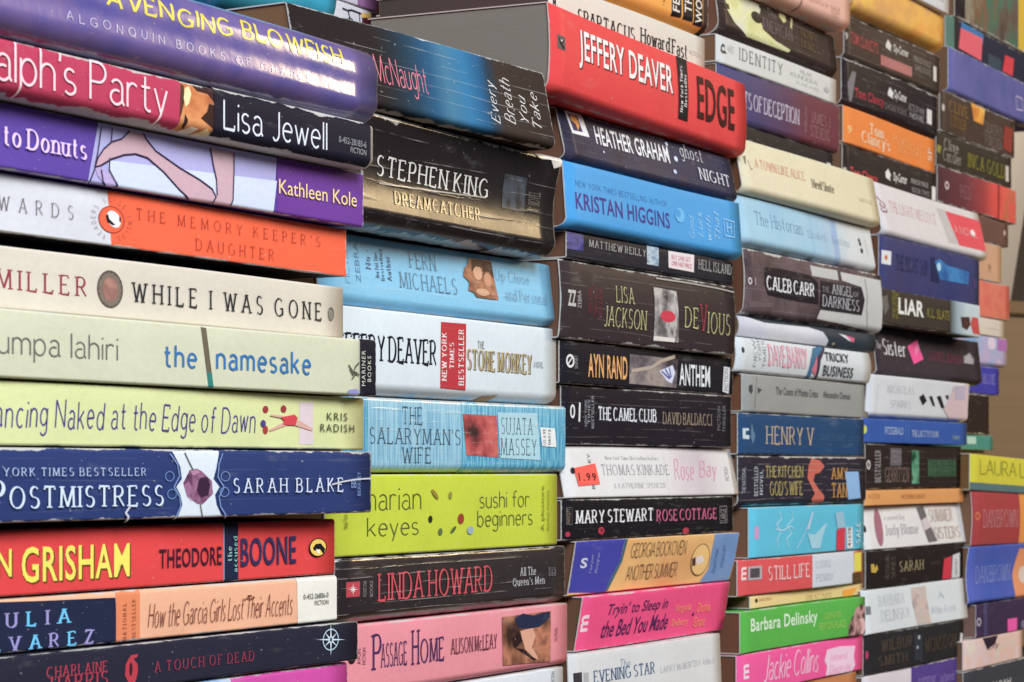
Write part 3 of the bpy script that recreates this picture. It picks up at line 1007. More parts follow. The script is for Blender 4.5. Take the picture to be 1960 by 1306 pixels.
         ('g', (176, 44, 60), z3([(640, 1195), (655, 1172), (690, 1165), (688, 1180), (668, 1190), (688, 1215), (690, 1250), (680, 1300), (650, 1320), (625, 1275), (628, 1220)])),
         ('e', (50, 34, 46), 250.5, 1281, 3, 13),
         ('t', 'A TOUCH OF DEAD', 'serif', (146, 42, 68), 295, 487, 310, 1265, 1287, dict(tr=.1)),
         ('o', (180, 204, 222), 632, 1224.5, 15, 21, dict(q=.9)),
         ('m2', 0) if False else ('g', (206, 226, 240), star(632, 1224.5, 27, 31)),
         ('e', (70, 90, 110), 632, 1224.5, 2.6, 4),
     ])),
    ('magenta paperback with a blue left half at the bottom of the leftmost stack', (196, 60, 154), -100, 664,
     dict(dy=.003, rt=.0022, rb=.001, wear=.035, items=[
         ('p', [(60, 96, 170), (110, 150, 200), (206, 210, 216), (90, 120, 190)], -100, 438, dict(sc=20)),
     ])),
])

G2 = 'books in the second stack'
stack(G2, 1000, 0.0, [-92, 152, 282, 489, 621, 773, 906, 1048, 1162, 1287, 1400], [
    ('glossy turquoise hardcover lying on top of the second stack', (40, 160, 190), 372, 653,
     dict(dy=.012, hard=True, rt=.008, rb=.011, hollow=-.004, rough=.2, wear=.003, pal=[(20, 130, 170), (60, 180, 205), (40, 160, 190)], pscale=14, items=[])),
    ('dark brown paperback with pink tall lettering and a sky blue cloud across its middle', (54, 44, 43), 578, 1066,
     dict(dy=-.016, yaw=-2.6, lean=.006, rt=.002, rb=.003, rough=.4, spec=.0, wear=.012, crease=.6, pages=(128, 92, 62), items=[
         ('f', [(578, (44, 36, 36)), (735, (48, 40, 40)), (770, (44, 50, 58)), (805, (40, 66, 86)), (838, (40, 84, 120)), (868, (66, 116, 146)), (905, (44, 112, 156)), (935, (36, 88, 130)), (953, (46, 62, 76)), (972, (66, 54, 48)), (1066, (60, 48, 44))]),
         ('a', 'McNaught', 'tall', (216, 112, 128), 728, 827, 780, 114, 185, dict(tr=-.06)),
         ('t', 'Every', 'script', (212, 206, 204), 945, 966, 955, 152, 236, dict(rot=90)),
         ('t', 'Breath', 'script', (212, 206, 204), 972, 993, 982, 147, 236, dict(rot=90)),
         ('t', 'You', 'script', (212, 206, 204), 1003, 1019, 1011, 181, 232, dict(rot=90)),
         ('t', 'Take', 'script', (212, 206, 204), 1026, 1044, 1035, 175, 245, dict(rot=90)),
     ])),
    ('thick glossy black paperback with a torn white corner and a golden lamp gleam', (36, 30, 32), 604, 1078,
     dict(dy=-.014, hollow=.003, lean=-.002, rt=.003, rb=.007, rough=.25, spec=.2, crinkle=1.6, wear=.02, crease=.6, pages=(120, 86, 60), items=[
         ('s', 'New York Times', 'ital', (190, 190, 192), 693, 700, 697, 330, 390, dict(rot=90)),
         ('s', 'Bestseller', 'ital', (190, 190, 192), 703, 710, 707, 322, 372, dict(rot=90)),
         ('p', [(44, 42, 46), (74, 80, 88), (56, 50, 48)], 982, 1024, 1000, 335, 400, dict(sc=110)),
         ('s', 'NOVEL', 'serif', (120, 112, 108), 1030, 1052, 1040, 366, 392, dict(rot=90)),
         ('a', 'STEPHEN KING', 'serif', (216, 212, 206), 735, 954, 745, 296, 338),
         ('l', (176, 168, 158), .5, [(741, 350), (845, 364), (950, 377)]),
         ('t', 'DREAMCATCHER', 'serif', (206, 178, 126), 769, 938, 780, 366, 393, dict(tr=.1)),
         ('x', (214, 208, 202), [(1028, 296), (1050, 284), (1072, 281), (1078, 296), (1078, 318), (1066, 322), (1058, 306), (1040, 304)]),
     ])),
    ('light blue paperback with thin grey capitals and a small tan couple picture', (118, 182, 216), 612, 1064,
     dict(lean=.003, rt=.0015, rb=.004, rough=.3, wear=.012, crease=.6, pages=(120, 86, 60), items=[
         ('m', 'FICTION', 'thin', (86, 128, 160), 668, 678, 673, 458, 542, dict(rot=90)),
         ('s', 'ZEBRA', 'sans', (86, 128, 160), 690, 699, 694, 462, 540, dict(rot=90)),
         ('s', 'No 1', 'serifb', (74, 100, 128), 711, 721, 716, 478, 516, dict(rot=90)),
         ('s', 'New York Times', 'serifb', (74, 100, 128), 728, 736, 732, 482, 532, dict(rot=90)),
         ('s', 'Bestselling', 'serifb', (74, 100, 128), 739, 747, 743, 476, 538, dict(rot=90)),
         ('s', 'Author', 'serifb', (74, 100, 128), 751, 759, 755, 490, 538, dict(rot=90)),
         ('a', 'FERN', 'serifl', (92, 118, 140), 795, 846, 800, 481, 513),
         ('a', 'MICHAELS', 'serifl', (92, 118, 140), 773, 880, 790, 521, 553),
         ('p', [(84, 50, 38), (140, 88, 64), (170, 112, 84), (110, 64, 48)], [(908, 494), (947, 499), (955, 574), (940, 573), (915, 569), (910, 560), (901, 556), (904, 540), (894, 528), (898, 512), (904, 506)], dict(sc=120)),
         ('e', (206, 156, 126), 921, 522, 8, 14), ('e', (190, 134, 104), 938, 536, 7, 13), ('g', (70, 40, 32), [(912, 496), (934, 498), (932, 512), (918, 510), (910, 520)]), ('g', (62, 36, 30), [(934, 500), (948, 502), (950, 534), (942, 520), (932, 520)]), ('e', (196, 150, 122), 926, 560, 12, 7),
         ('t', 'Up Close', 'serifl', (112, 138, 160), 952, 1016, 960, 516, 542),
         ('t', 'and Personal', 'serifl', (112, 138, 160), 968, 1047, 980, 553, 575),
     ])),
    ('white paperback with bold black capitals and a red upright bestseller panel', (208, 217, 224), 626, 1066,
     dict(rt=.0015, rb=.0045, rough=.36, wear=.006, crease=.12, pages=(120, 86, 60), items=[
         ('a', 'JEFFERY DEAVER', 'serifb', (28, 28, 38), 634, 833, 760, 644, 698, dict(tr=-.12)),
         ('g', (182, 40, 50), b2([(580, 565), (708, 575), (705, 908), (576, 896)])),
         ('s', 'NEW YORK', 'serifb', (232, 222, 222), 843, 853, 848, 637, 730, dict(rot=90)),
         ('s', 'TIMES', 'serifb', (232, 222, 222), 858, 867, 862, 656, 706, dict(rot=90)),
         ('s', 'BESTSELLER', 'serifb', (232, 222, 222), 875, 886, 880, 631, 739, dict(rot=90)),
         ('t', 'THE', 'serif', (110, 104, 92), 913, 926, 920, 653, 668),
         ('t', 'STONE MONKEY', 'serif', (96, 90, 84), 894, 1019, 902, 668, 710),
         ('t', 'STONE MONKEY', 'serif', (196, 172, 118), 892, 1017, 900, 667, 709),
         ('s', 'A NOVEL', 'sans', (130, 136, 144), 1022, 1040, 1030, 692, 704),
         ('g', (176, 148, 112), b2([(800, 938), (872, 925), (850, 960), (788, 955)])),
     ])),
    ('pale blue striped paperback with a red portrait square and a small white barcode label', (150, 196, 216), 655, 1079,
     dict(rt=.002, rb=.003, rough=.27, spec=.55, wear=.02, crease=.8, stripes=(120, 174, 202), pages=(120, 86, 60), items=[
         ('b', (52, 138, 176), 655, 707, dict(stripes=(92, 170, 200))),
         ('b', (58, 146, 184), 885, 1079, dict(stripes=(110, 184, 210))),
         ('t', 'THE', 'serifl', (58, 78, 98), 773, 811, 780, 778, 813),
         ('t', "SALARYMAN'S", 'serifl', (58, 78, 98), 710, 882, 730, 818, 850),
         ('t', 'WIFE', 'serifl', (58, 78, 98), 771, 827, 790, 856, 887),
         ('p', [(60, 28, 34), (170, 60, 62), (208, 96, 92), (110, 40, 46)], b2([(695, 1025), (858, 1035), (868, 1242), (712, 1232)]), dict(sc=60)),
         ('g', (168, 208, 222), b2([(862, 1018), (1055, 1022), (1072, 1256), (876, 1246)])),
         ('a', 'SUJATA', 'serifl', (62, 74, 92), 957, 1016, 970, 799, 833),
         ('a', 'MASSEY', 'serifl', (62, 74, 92), 955, 1022, 970, 839, 872),
         ('d', (226, 230, 232), b2([(1068, 1092), (1142, 1098), (1150, 1192), (1078, 1186)])),
         ('s', 'US 6.99', 'sans', (70, 70, 76), 1034, 1040, 1037, 822, 852, dict(rot=90)), ('s', '06012', 'sans', (70, 70, 76), 1044, 1049, 1047, 822, 852, dict(rot=90)),
     ])),
    ('lime green paperback with thin lower case lettering and scattered sushi pieces', (190, 202, 48), 622, 1068,
     dict(rt=.0015, rb=.0015, wear=.008, crease=.05, pages=(120, 86, 60), items=[
         ('a', 'marian', 'thin', (92, 98, 50), 690, 804, 760, 934, 977),
         ('a', 'keyes', 'thin', (92, 98, 50), 701, 799, 710, 991, 1038),
         ('t', 'sushi for', 'thin', (92, 98, 50), 917, 1014, 930, 940, 973),
         ('t', 'beginners', 'thin', (92, 98, 50), 912, 1020, 930, 977, 1018),
         ('e', (44, 50, 38), 821, 994, 4, 7), ('e', (150, 56, 36), 880, 993, 6, 10), ('e', (96, 110, 66), 840, 1018, 4, 7),
         ('e', (84, 96, 60), 865, 1014, 6, 4, dict(turn=.5)), ('e', (150, 170, 176), 898, 1015, 6, 8), ('e', (148, 128, 40), 829, 946, 8, 5, dict(turn=-.6)), ('e', (150, 140, 60), 859, 948, 3, 7),
         ('s', 'A pleasure', 'sans', (104, 112, 40), 1036, 1043, 1040, 930, 1016, dict(rot=90)),
         ('s', 'Another Country', 'sans', (104, 112, 40), 1047, 1052, 1050, 938, 1016, dict(rot=90)),
         ('s', 'Harper Torch', 'sans', (70, 74, 40), 655, 665, 660, 985, 1012, dict(rot=90)),
     ])),
    ('heavily creased black paperback with thin coral red capitals and a red star logo', (42, 31, 33), 640, 1082,
     dict(rt=.002, rb=.004, rough=.27, spec=.8, coat=.4, wear=.03, crease=1.2, pages=(120, 86, 60), items=[
         ('b', (196, 46, 66), 662, 688, 675, 1114, 1143),
         ('g', (236, 220, 222), star(675, 1128.5, 10, 12, 8, .5)),
         ('s', 'POCKET STAR', 'sans', (150, 140, 142), 694, 700, 697, 1112, 1142, dict(rot=90)), ('s', 'BOOKS', 'sans', (150, 140, 142), 706, 712, 709, 1112, 1142, dict(rot=90)),
         ('a', 'LINDA HOWARD', 'serif', (206, 60, 76), 720, 941, 740, 1096, 1152, dict(tr=-.08)),
         ('t', 'All The', 'serif', (206, 206, 212), 995, 1026, 1010, 1085, 1102),
         ('t', "Queen's Men", 'serif', (206, 206, 212), 981, 1043, 1000, 1106, 1123),
         ('s', 'BEST', 'sans', (120, 116, 120), 1050, 1064, 1057, 1085, 1102, dict(rot=90)),
     ])),
    ('rose pink paperback with slim purple capitals and a couple painting', (222, 134, 146), 632, 1088,
     dict(rt=.0014, rb=.003, wear=.01, pages=(120, 86, 60), items=[
         ('e', (40, 28, 36), 674, 1262, 7, 10), ('s', 'AVON', 'sans', (90, 44, 60), 684, 691, 688, 1243, 1272, dict(rot=90)),
         ('s', 'FICTION', 'sans', (90, 44, 60), 694, 700, 697, 1240, 1272, dict(rot=90)),
         ('t', 'P', 'serif', (72, 44, 92), 710, 729, 720, 1213, 1282), ('t', 'ASSAGE', 'serif', (72, 44, 92), 727, 776, 735, 1231, 1279, dict(tr=-.14)),
         ('t', 'H', 'serif', (72, 44, 92), 784, 800, 790, 1206, 1272), ('t', 'OME', 'serif', (72, 44, 92), 801, 846, 810, 1222, 1270, dict(tr=-.1)),
         ('a', 'ALISON McLEAY', 'serif', (96, 40, 62), 858, 948, 870, 1221, 1252, dict(tr=-.08)),
         ('p', [(60, 40, 36), (130, 84, 62), (190, 120, 90), (84, 56, 50), (208, 150, 120)], b3([(883, 980), (1135, 950), (1132, 1200), (888, 1222)]), dict(sc=42)),
         ('g', (40, 46, 74), b3([(945, 985), (990, 962), (1040, 972), (1130, 952), (1128, 985), (1075, 1030), (1010, 1040), (965, 1035)])),
         ('g', (216, 158, 134), b3([(975, 1050), (1040, 1035), (1055, 1075), (1035, 1130), (1060, 1170), (1070, 1195), (1040, 1180), (1000, 1140), (985, 1090)])),
         ('g', (48, 32, 34), b3([(935, 1085), (970, 1060), (985, 1100), (950, 1135), (990, 1140), (1060, 1195), (1040, 1192), (940, 1130)])),
         ('m', 'FICTION', 'sans', (120, 60, 80), 1062, 1068, 1065, 1202, 1226, dict(rot=90)),
     ])),
    ('plain white paperback under the rose pink one at the bottom of the second stack', (212, 216, 224), 630, 1080,
     dict(rt=.0014, rb=.001, wear=.01, items=[('s', 'FICTION', 'sans', (90, 90, 96), 1058, 1064, 1061, 1286, 1306, dict(rot=90)),
                                             ('b', (60, 66, 96), 640, 780, 700, 1318, 1326)])),
])

G3 = 'books in the third stack'
stack(G3, 1250, 0.0, [-62, 34, 93, 240, 346, 469, 522, 667, 747, 855, 952, 1027, 1128, 1231, 1340], [
    ('orange paperback with upright white words on black bars at the top of the third stack', (230, 156, 62), 1130, 1354,
     dict(dy=.002, rt=.002, rb=.006, wear=.01, items=[
         ('b', (60, 42, 38), 1345, 1354),
         ('g', BLK, [(1286, -60), (1304, -60), (1305, 34), (1287, 30)]), ('g', BLK, [(1307, -60), (1325, -60), (1326, 42), (1308, 36)]), ('g', BLK, [(1327, -60), (1342, -60), (1344, 52), (1328, 46)]),
         ('t', 'FEAR', 'bold', (224, 214, 200), 1288, 1301, 1294, -44, 22, dict(rot=90)),
         ('t', 'THE', 'bold', (224, 214, 200), 1310, 1323, 1316, -26, 25, dict(rot=90)),
         ('t', 'WORST', 'bold', (224, 214, 200), 1330, 1342, 1336, -42, 45, dict(rot=90)),
         ('s', '!', 'hand', (90, 50, 30), 1270, 1274, 1272, -10, 10)])),
    ('cream white paperback with heavy black serif lettering half hidden by the red book', (208, 203, 192), 1053, 1349,
     dict(dy=.003, rt=.0012, rb=.0012, wear=.01, depth=.082, pages=(70, 60, 58), items=[
         ('s', 'M', 'heavy', (36, 34, 36), 1061, 1067, 1064, -4, 12),
         ('t', 'SPARTACUS', 'serifb', (44, 40, 40), 1108, 1213, 1160, 34, 64, dict(tr=-.1)),
         ('a', 'Howard Fast', 'serifb', (44, 40, 40), 1222, 1313, 1240, 58, 88, dict(tr=-.12)),
         ('s', 'FICTION', 'sans', (190, 186, 178), 1318, 1340, 1330, 100, 108)])),
    ('big red paperback jutting out with white condensed capitals and a black band', (218, 48, 50), 1053, 1426,
     dict(dy=-.018, yaw=3.4, depth=.080, rt=.001, rb=.004, hollow=-.001, rough=.38, wear=.004, crease=.05, pages=(132, 124, 118), items=[
         ('b', (104, 88, 90), 1068, 1084, 1076, 68, 95), ('g', (36, 30, 34), c1([(95, 215), (105, 235), (125, 232), (128, 250), (118, 262), (132, 285), (125, 297), (105, 265), (98, 245)])), ('g', (210, 200, 204), c1([(105, 236), (122, 236), (114, 252)])),
         ('a', 'JEFFERY DEAVER', 'bold', (116, 34, 46), 1113, 1290, 1130, 65, 139),
         ('a', 'JEFFERY DEAVER', 'bold', (238, 228, 228), 1111, 1288, 1130, 63, 137),
         ('g', BLK, c1([(800, 330), (858, 360), (858, 725), (805, 705)])),
         ('s', 'New York Times', 'serifb', (226, 218, 220), 1301, 1306, 1303, 126, 215, dict(rot=90)), ('s', 'Bestseller', 'serifb', (226, 218, 220), 1308, 1313, 1310, 142, 205, dict(rot=90)),
         ('t', 'EDGE', 'bold', (66, 28, 28), 1333, 1402, 1345, 149, 231)])),
    ('slate grey paperback with small star glints, second below the big red one', (52, 50, 68), 1087, 1412,
     dict(dy=-.008, yaw=1.2, lean=.005, rt=.002, rb=.004, rough=.3, wear=.008, crease=.2, pal=[(44, 42, 58), (58, 54, 72), (50, 50, 78), (62, 54, 66)], pscale=20, pages=(110, 74, 56), items=[
         ('g', (222, 222, 226), c1([(195, 650), (300, 675), (322, 815), (218, 790)])), ('g', (60, 50, 90), c1([(212, 672), (270, 686), (286, 785), (228, 772)])),
         ('g', (220, 150, 60), c1([(225, 680), (265, 695), (272, 745), (258, 775), (250, 735), (222, 705)])),
         ('s', 'New York Times and USA Today Bestselling Author', 'serif', (176, 174, 190), 1149, 1288, 1160, 221, 232),
         ('a', 'HEATHER GRAHAM', 'bold', (228, 226, 232), 1155, 1291, 1165, 242, 278),
         ('e', (206, 216, 240), 1291, 275, 2.4, 4), ('e', (206, 216, 240), 1303, 304, 3.2, 5), ('e', (190, 200, 230), 1296, 329, 3, 4),  # small glints painted on as pale ellipses
         ('e', (190, 200, 230), 1165, 291, 1.6, 2.2), ('e', (190, 200, 230), 1274, 244, 1.8, 2.4),
         ('t', 'ghost', 'serifl', (216, 214, 224), 1313, 1354, 1320, 276, 310),
         ('t', 'NIGHT', 'serif', (216, 214, 224), 1341, 1400, 1350, 322, 346)])),
    ('bright sky blue paperback with purple capitals in the third stack', (54, 148, 212), 1081, 1422,
     dict(dy=-.008, rt=.001, rb=.004, lean=.002, rough=.38, wear=.004, pages=(110, 74, 56), items=[
         ('s', 'NEW YORK TIMES BESTSELLING AUTHOR', 'thin', (38, 88, 146), 1103, 1284, 1110, 346, 358, dict(tr=.15)),
         ('a', 'KRISTAN HIGGINS', 'bold', (62, 48, 130), 1101, 1288, 1110, 369, 402),
         ('t', 'Good', 'script', (156, 210, 238), 1324, 1335, 1330, 412, 455, dict(rot=90)), ('t', 'Luck', 'script', (156, 210, 238), 1341, 1351, 1346, 404, 453, dict(rot=90)),
         ('t', 'with', 'script', (156, 210, 238), 1357, 1366, 1361, 412, 459, dict(rot=90)), ('t', 'That', 'script', (156, 210, 238), 1372, 1382, 1377, 404, 459, dict(rot=90)),
         ('e', (96, 176, 226), 1308, 412, 9, 14), ('e', (54, 148, 212), 1305, 408, 5, 8),
         ('l', (140, 200, 234), .5, c2([(1090, 60), (1148, 78), (1145, 170), (1092, 160), (1090, 60)])), ('s', 'H', 'sans', (140, 200, 234), 1395, 1404, 1400, 426, 446)])),
    ('thin charcoal paperback with grey capitals and a pinkish white sticker, under the sky blue one', (44, 41, 49), 1085, 1402,
     dict(dy=-.004, rt=.0012, rb=.0018, rough=.32, wear=.008, crease=.2, pages=(110, 74, 56), items=[
         ('p', [(50, 44, 110), (90, 84, 150), (70, 70, 90)], 1086, 1118, 1100, 446, 478, dict(sc=90)),
         ('a', 'MATTHEW REILLY', 'serif', (172, 168, 166), 1128, 1236, 1140, 460, 475),
         ('p', [(70, 84, 110), (140, 160, 184), (190, 204, 214), (60, 66, 84)], 1238, 1260, 1250, 472, 508, dict(sc=120)),
         ('d', (226, 214, 218), c2([(740, 250), (892, 276), (890, 378), (742, 350)])),
         ('s', 'BUY ONE GET', 'sans', (196, 84, 104), 1284, 1320, 1300, 490, 499), ('s', 'ONE HALF PRICE', 'sans', (196, 84, 104), 1284, 1322, 1300, 502, 511),
         ('t', 'HELL ISLAND', 'serif', (172, 168, 166), 1334, 1398, 1345, 498, 518)])),
    ('wide dark brown grey paperback with gold capitals and red lips on a grey picture', (60, 49, 51), 1075, 1406,
     dict(dy=-.004, rt=.0016, rb=.002, hollow=-.0012, rough=.34, wear=.014, crease=.35, pages=(110, 74, 56), items=[
         ('m', 'ZZ', 'heavy', (190, 186, 184), 1089, 1105, 1097, 555, 586), ('s', 'ZEBRA', 'sans', (170, 166, 164), 1108, 1115, 1111, 556, 590, dict(rot=90)),
         ('s', 'NEW YORK', 'tall', (146, 42, 62), 1128, 1136, 1132, 552, 598, dict(rot=90)), ('s', 'TIMES BEST', 'tall', (146, 42, 62), 1139, 1145, 1142, 546, 606, dict(rot=90)), ('s', 'SELLER', 'tall', (146, 42, 62), 1148, 1154, 1151, 552, 612, dict(rot=90)),
         ('a', 'LISA', 'serifl', (204, 198, 138), 1181, 1216, 1190, 548, 580), ('a', 'JACKSON', 'serifl', (204, 198, 138), 1160, 1239, 1170, 586, 626, dict(tr=-.1)),
         ('p', [(64, 58, 60), (120, 114, 114), (186, 180, 178), (80, 72, 74)], c2([(660, 465), (790, 492), (805, 795), (662, 785)]), dict(sc=110)),
         ('e', (196, 40, 66), 1277, 606, 14, 11), ('b', (220, 214, 210), 1253, 1292, 1270, 645, 653),
         ('t', 'DE', 'serifl', (204, 198, 138), 1307, 1333, 1315, 588, 628), ('t', 'V', 'serifl', (176, 46, 62), 1335, 1350, 1342, 583, 634), ('t', 'IOUS', 'serifl', (204, 198, 138), 1350, 1393, 1360, 598, 639),
         ('l', (176, 168, 164), .6, [(1258, 533), (1310, 541), (1370, 552), (1404, 560)])])),
    ('black paperback with orange author capitals beside a grey sunburst picture', (34, 31, 38), 1069, 1403,
     dict(rt=.0014, rb=.0016, wear=.01, crease=.1, pages=(110, 74, 56), items=[
         ('o', (226, 224, 226), 1090, 691, 8, 13, dict(q=.66)), ('l', (226, 224, 226), .7, [(1085, 698), (1095, 682)]), ('s', 'SIGNET', 'sans', (150, 148, 150), 1098, 1104, 1101, 680, 706, dict(rot=90)),
         ('a', 'AYN RAND', 'bold', (230, 168, 98), 1124, 1200, 1130, 677, 722),
         ('p', [(64, 56, 60), (116, 106, 112), (160, 146, 140), (90, 80, 92)], c2([(512, 865), (802, 895), (792, 1065), (508, 1040)]), dict(sc=50)),
         ('g', (206, 210, 232), c2([(690, 965), (770, 930), (785, 975), (765, 1040), (735, 1022)])),
         ('l', (80, 84, 150), .9, c2([(705, 968), (750, 1010)])), ('l', (80, 84, 150), .9, c2([(725, 955), (755, 1005)])), ('l', (80, 84, 150), .9, c2([(748, 945), (760, 1000)])),
         ('l', (176, 160, 146), 1.6, c2([(520, 965), (640, 945), (700, 905), (780, 880)])),
         ('t', 'ANTHEM', 'bold', (226, 230, 236), 1300, 1358, 1310, 697, 738), ('d', (206, 208, 214), c2([(1070, 938), (1106, 946), (1098, 1098), (1062, 1088)])),
         ('s', 'FICTION', 'sans', (90, 90, 96), 1385, 1392, 1388, 706, 748, dict(rot=90))])),
    ('black paperback with white serif title and dull tan author name in the third stack', (37, 32, 40), 1076, 1397,
     dict(dy=.001, rt=.0014, rb=.0012, wear=.012, crease=.4, pages=(110, 74, 56), items=[
         ('m', '0', 'bold', (226, 226, 230), 1094, 1104, 1099, 774, 801), ('l', (226, 226, 230), 1.4, [(1113, 772), (1112, 806)]),
         ('s', 'NEW YORK', 'sans', (150, 150, 158), 1122, 1127, 1125, 765, 816, dict(rot=90)), ('s', 'TIMES', 'sans', (150, 150, 158), 1128, 1133, 1131, 765, 812, dict(rot=90)), ('s', 'BESTSELLER', 'sans', (150, 150, 158), 1135, 1140, 1138, 757, 820, dict(rot=90)),
         ('t', 'THE CAMEL CLUB', 'serifb', (222, 224, 232), 1148, 1255, 1160, 778, 806, dict(tr=-.1)),
         ('a', 'DAVID BALDACCI', 'serif', (156, 136, 118), 1266, 1358, 1275, 789, 813, dict(tr=-.08)),
         ('s', 'FICTION', 'sans', (120, 118, 126), 1368, 1374, 1371, 778, 824, dict(rot=90)), ('s', 'THRILLER', 'sans', (120, 118, 126), 1378, 1384, 1381, 776, 828, dict(rot=90))])),
    ('white paperback with an orange red price sticker and faint grey capitals', (214, 211, 212), 1084, 1414,
     dict(dy=-.001, lean=.004, rt=.001, rb=.0015, wear=.01, pages=(110, 74, 56), items=[
         ('f', [(1280, (214, 211, 212)), (1310, (204, 192, 198)), (1345, (196, 182, 190)), (1375, (210, 204, 206)), (1405, (214, 211, 212))]),
         ('s', 'New York Times Bestselling Authors', 'serif', (168, 166, 170), 1172, 1270, 1180, 873, 882),
         ('a', 'THOMAS KINKADE', 'serifl', (140, 140, 148), 1162, 1285, 1170, 889, 910), ('a', '& KATHERINE SPENCER', 'serifl', (160, 160, 166), 1180, 1275, 1190, 925, 935),
         ('t', 'Rose', 'script', (222, 150, 176), 1294, 1332, 1300, 878, 920), ('t', 'Bay', 'script', (222, 150, 176), 1342, 1378, 1350, 882, 922),
         ('s', 'BERKLEY', 'sans', (120, 120, 126), 1139, 1144, 1141, 868, 936, dict(rot=90)), ('s', 'FICTION', 'sans', (170, 170, 174), 1392, 1399, 1395, 894, 920, dict(rot=90)),
         ('k', (246, 78, 62), c3([(182, 236), (290, 212), (298, 316), (192, 326)])), ('e', (40, 36, 40), 1107, 901, 4, 6),
         ('s', '1.99', 'bold', (60, 24, 24), 1116, 1148, 1130, 906, 921, dict(tr=.3))])),
    ('black paperback with white and dusty pink capitals and small red roses', (31, 28, 33), 1076, 1403,
     dict(rt=.0014, rb=.0014, wear=.014, crease=.12, pages=(110, 74, 56), items=[
         ('m', 'FAWCETT', 'sans', (150, 130, 116), 1086, 1093, 1089, 974, 1002, dict(rot=90)), ('l', (90, 86, 90), .4, [(1085, 972), (1096, 972), (1096, 1004), (1085, 1004), (1085, 972)]),
         ('a', 'MARY STEWART', 'serifb', (226, 224, 228), 1102, 1249, 1110, 976, 1004, dict(tr=-.08)), ('t', 'ROSE COTTAGE', 'serifb', (196, 90, 130), 1254, 1370, 1260, 975, 999, dict(tr=-.1)),
         ('e', (176, 36, 62), 1151, 1016, 6, 7), ('e', (130, 30, 50), 1152, 1015, 3, 4), ('e', (176, 36, 62), 1087, 1023, 5, 5), ('e', (176, 36, 62), 1310, 1016, 6, 6),
         ('l', (120, 112, 116), .5, [(1375, 970), (1389, 969), (1390, 1000), (1376, 1001), (1375, 970)]), ('s', 'LARGE', 'sans', (150, 144, 146), 1377, 1388, 1382, 974, 997, dict(rot=90))])),
    ('paperback shading from royal blue to sandy orange with two rows of dark capitals', (226, 168, 100), 1101, 1414,
     dict(lean=-.004, rt=.001, rb=.001, wear=.008, pages=(112, 78, 58), pal=[(226, 158, 92), (230, 180, 112), (214, 150, 96)], pscale=14, items=[
         ('g', (60, 62, 164), c3([(120, 570), (412, 570), (404, 640), (400, 700), (372, 770), (345, 860), (110, 860)])),
         ('g', (70, 104, 120), c3([(412, 570), (425, 575), (412, 700), (385, 780), (360, 850), (345, 860), (372, 770), (400, 700)])),
         ('p', [(100, 136, 186), (112, 146, 196), (140, 150, 170)], c3([(860, 565), (990, 560), (960, 815), (815, 820), (855, 740)]), dict(sc=20)),
         ('m', 'S', 'heavy', (206, 210, 230), 1116, 1129, 1122, 1068, 1088), ('s', 'Harper', 'script', (176, 182, 216), 1134, 1141, 1138, 1060, 1098, dict(rot=90)), ('s', 'Monogram', 'script', (176, 182, 216), 1145, 1152, 1148, 1058, 1098, dict(rot=90)),
         ('a', 'GEORGIA BOCKOVEN', 'tall', (74, 58, 54), 1212, 1318, 1220, 1039, 1068, dict(tr=-.1)), ('t', 'ANOTHER SUMMER', 'tall', (74, 58, 54), 1209, 1307, 1215, 1082, 1112, dict(tr=-.1)),
         ('e', (236, 190, 120), 1348, 1071, 17, 31), ('o', (110, 100, 80), 1348, 1071, 17, 31, dict(q=.94)), ('g', (226, 214, 206), [(1336, 1068), (1350, 1062), (1356, 1074), (1344, 1082)]), ('g', (90, 60, 56), [(1332, 1070), (1338, 1066), (1340, 1082), (1334, 1084)]),
         ('s', 'A novel of second', 'script', (66, 86, 130), 1372, 1380, 1376, 1050, 1096, dict(rot=90)), ('s', 'chances', 'script', (66, 86, 130), 1386, 1393, 1390, 1044, 1086, dict(rot=90))])),
    ('hot pink paperback with slanting purple title over two lines in the third stack', (236, 62, 124), 1116, 1401,
     dict(lean=-.004, rt=.0014, rb=.001, wear=.012, pages=(112, 78, 58), items=[
         ('m', 'm', 'heavy', (246, 214, 226), 1120, 1133, 1127, 1178, 1210, dict(rot=90)),
         ('t', "Tryin' to Sleep in", 'ital', (84, 36, 84), 1167, 1282, 1175, 1155, 1184), ('t', 'the Bed You Made', 'ital', (84, 36, 84), 1160, 1287, 1170, 1188, 1221),
         ('a', 'Virginia', 'bold', (250, 140, 112), 1297, 1330, 1310, 1156, 1175), ('a', 'DeBerry', 'bold', (250, 140, 112), 1295, 1328, 1310, 1184, 1202), ('e', (84, 36, 84), 1336, 1176, 2, 3),
         ('a', 'Donna', 'bold', (250, 140, 112), 1343, 1368, 1350, 1153, 1172), ('a', 'Grant', 'bold', (250, 140, 112), 1339, 1362, 1350, 1180, 1200)])),
    ('off white paperback with blue grey capitals at the bottom of the third stack', (209, 209, 211), 1093, 1384,
     dict(rt=.001, rb=.001, lean=.001, wear=.01, pages=(112, 78, 58), items=[
         ('b', (60, 56, 62), 1102, 1118, 1110, 1288, 1310), ('b', (170, 170, 174), 1121, 1130, 1125, 1288, 1310),
         ('t', 'The', 'script', (140, 156, 176), 1188, 1206, 1195, 1261, 1280), ('t', 'EVENING STAR', 'serif', (58, 88, 128), 1138, 1251, 1150, 1282, 1307, dict(tr=-.06)),
         ('a', 'LARRY McMURTRY', 'serifl', (178, 178, 184), 1262, 1342, 1270, 1274, 1287), ('s', 'Author of', 'script', (190, 190, 196), 1347, 1372, 1355, 1258, 1272)])),
])

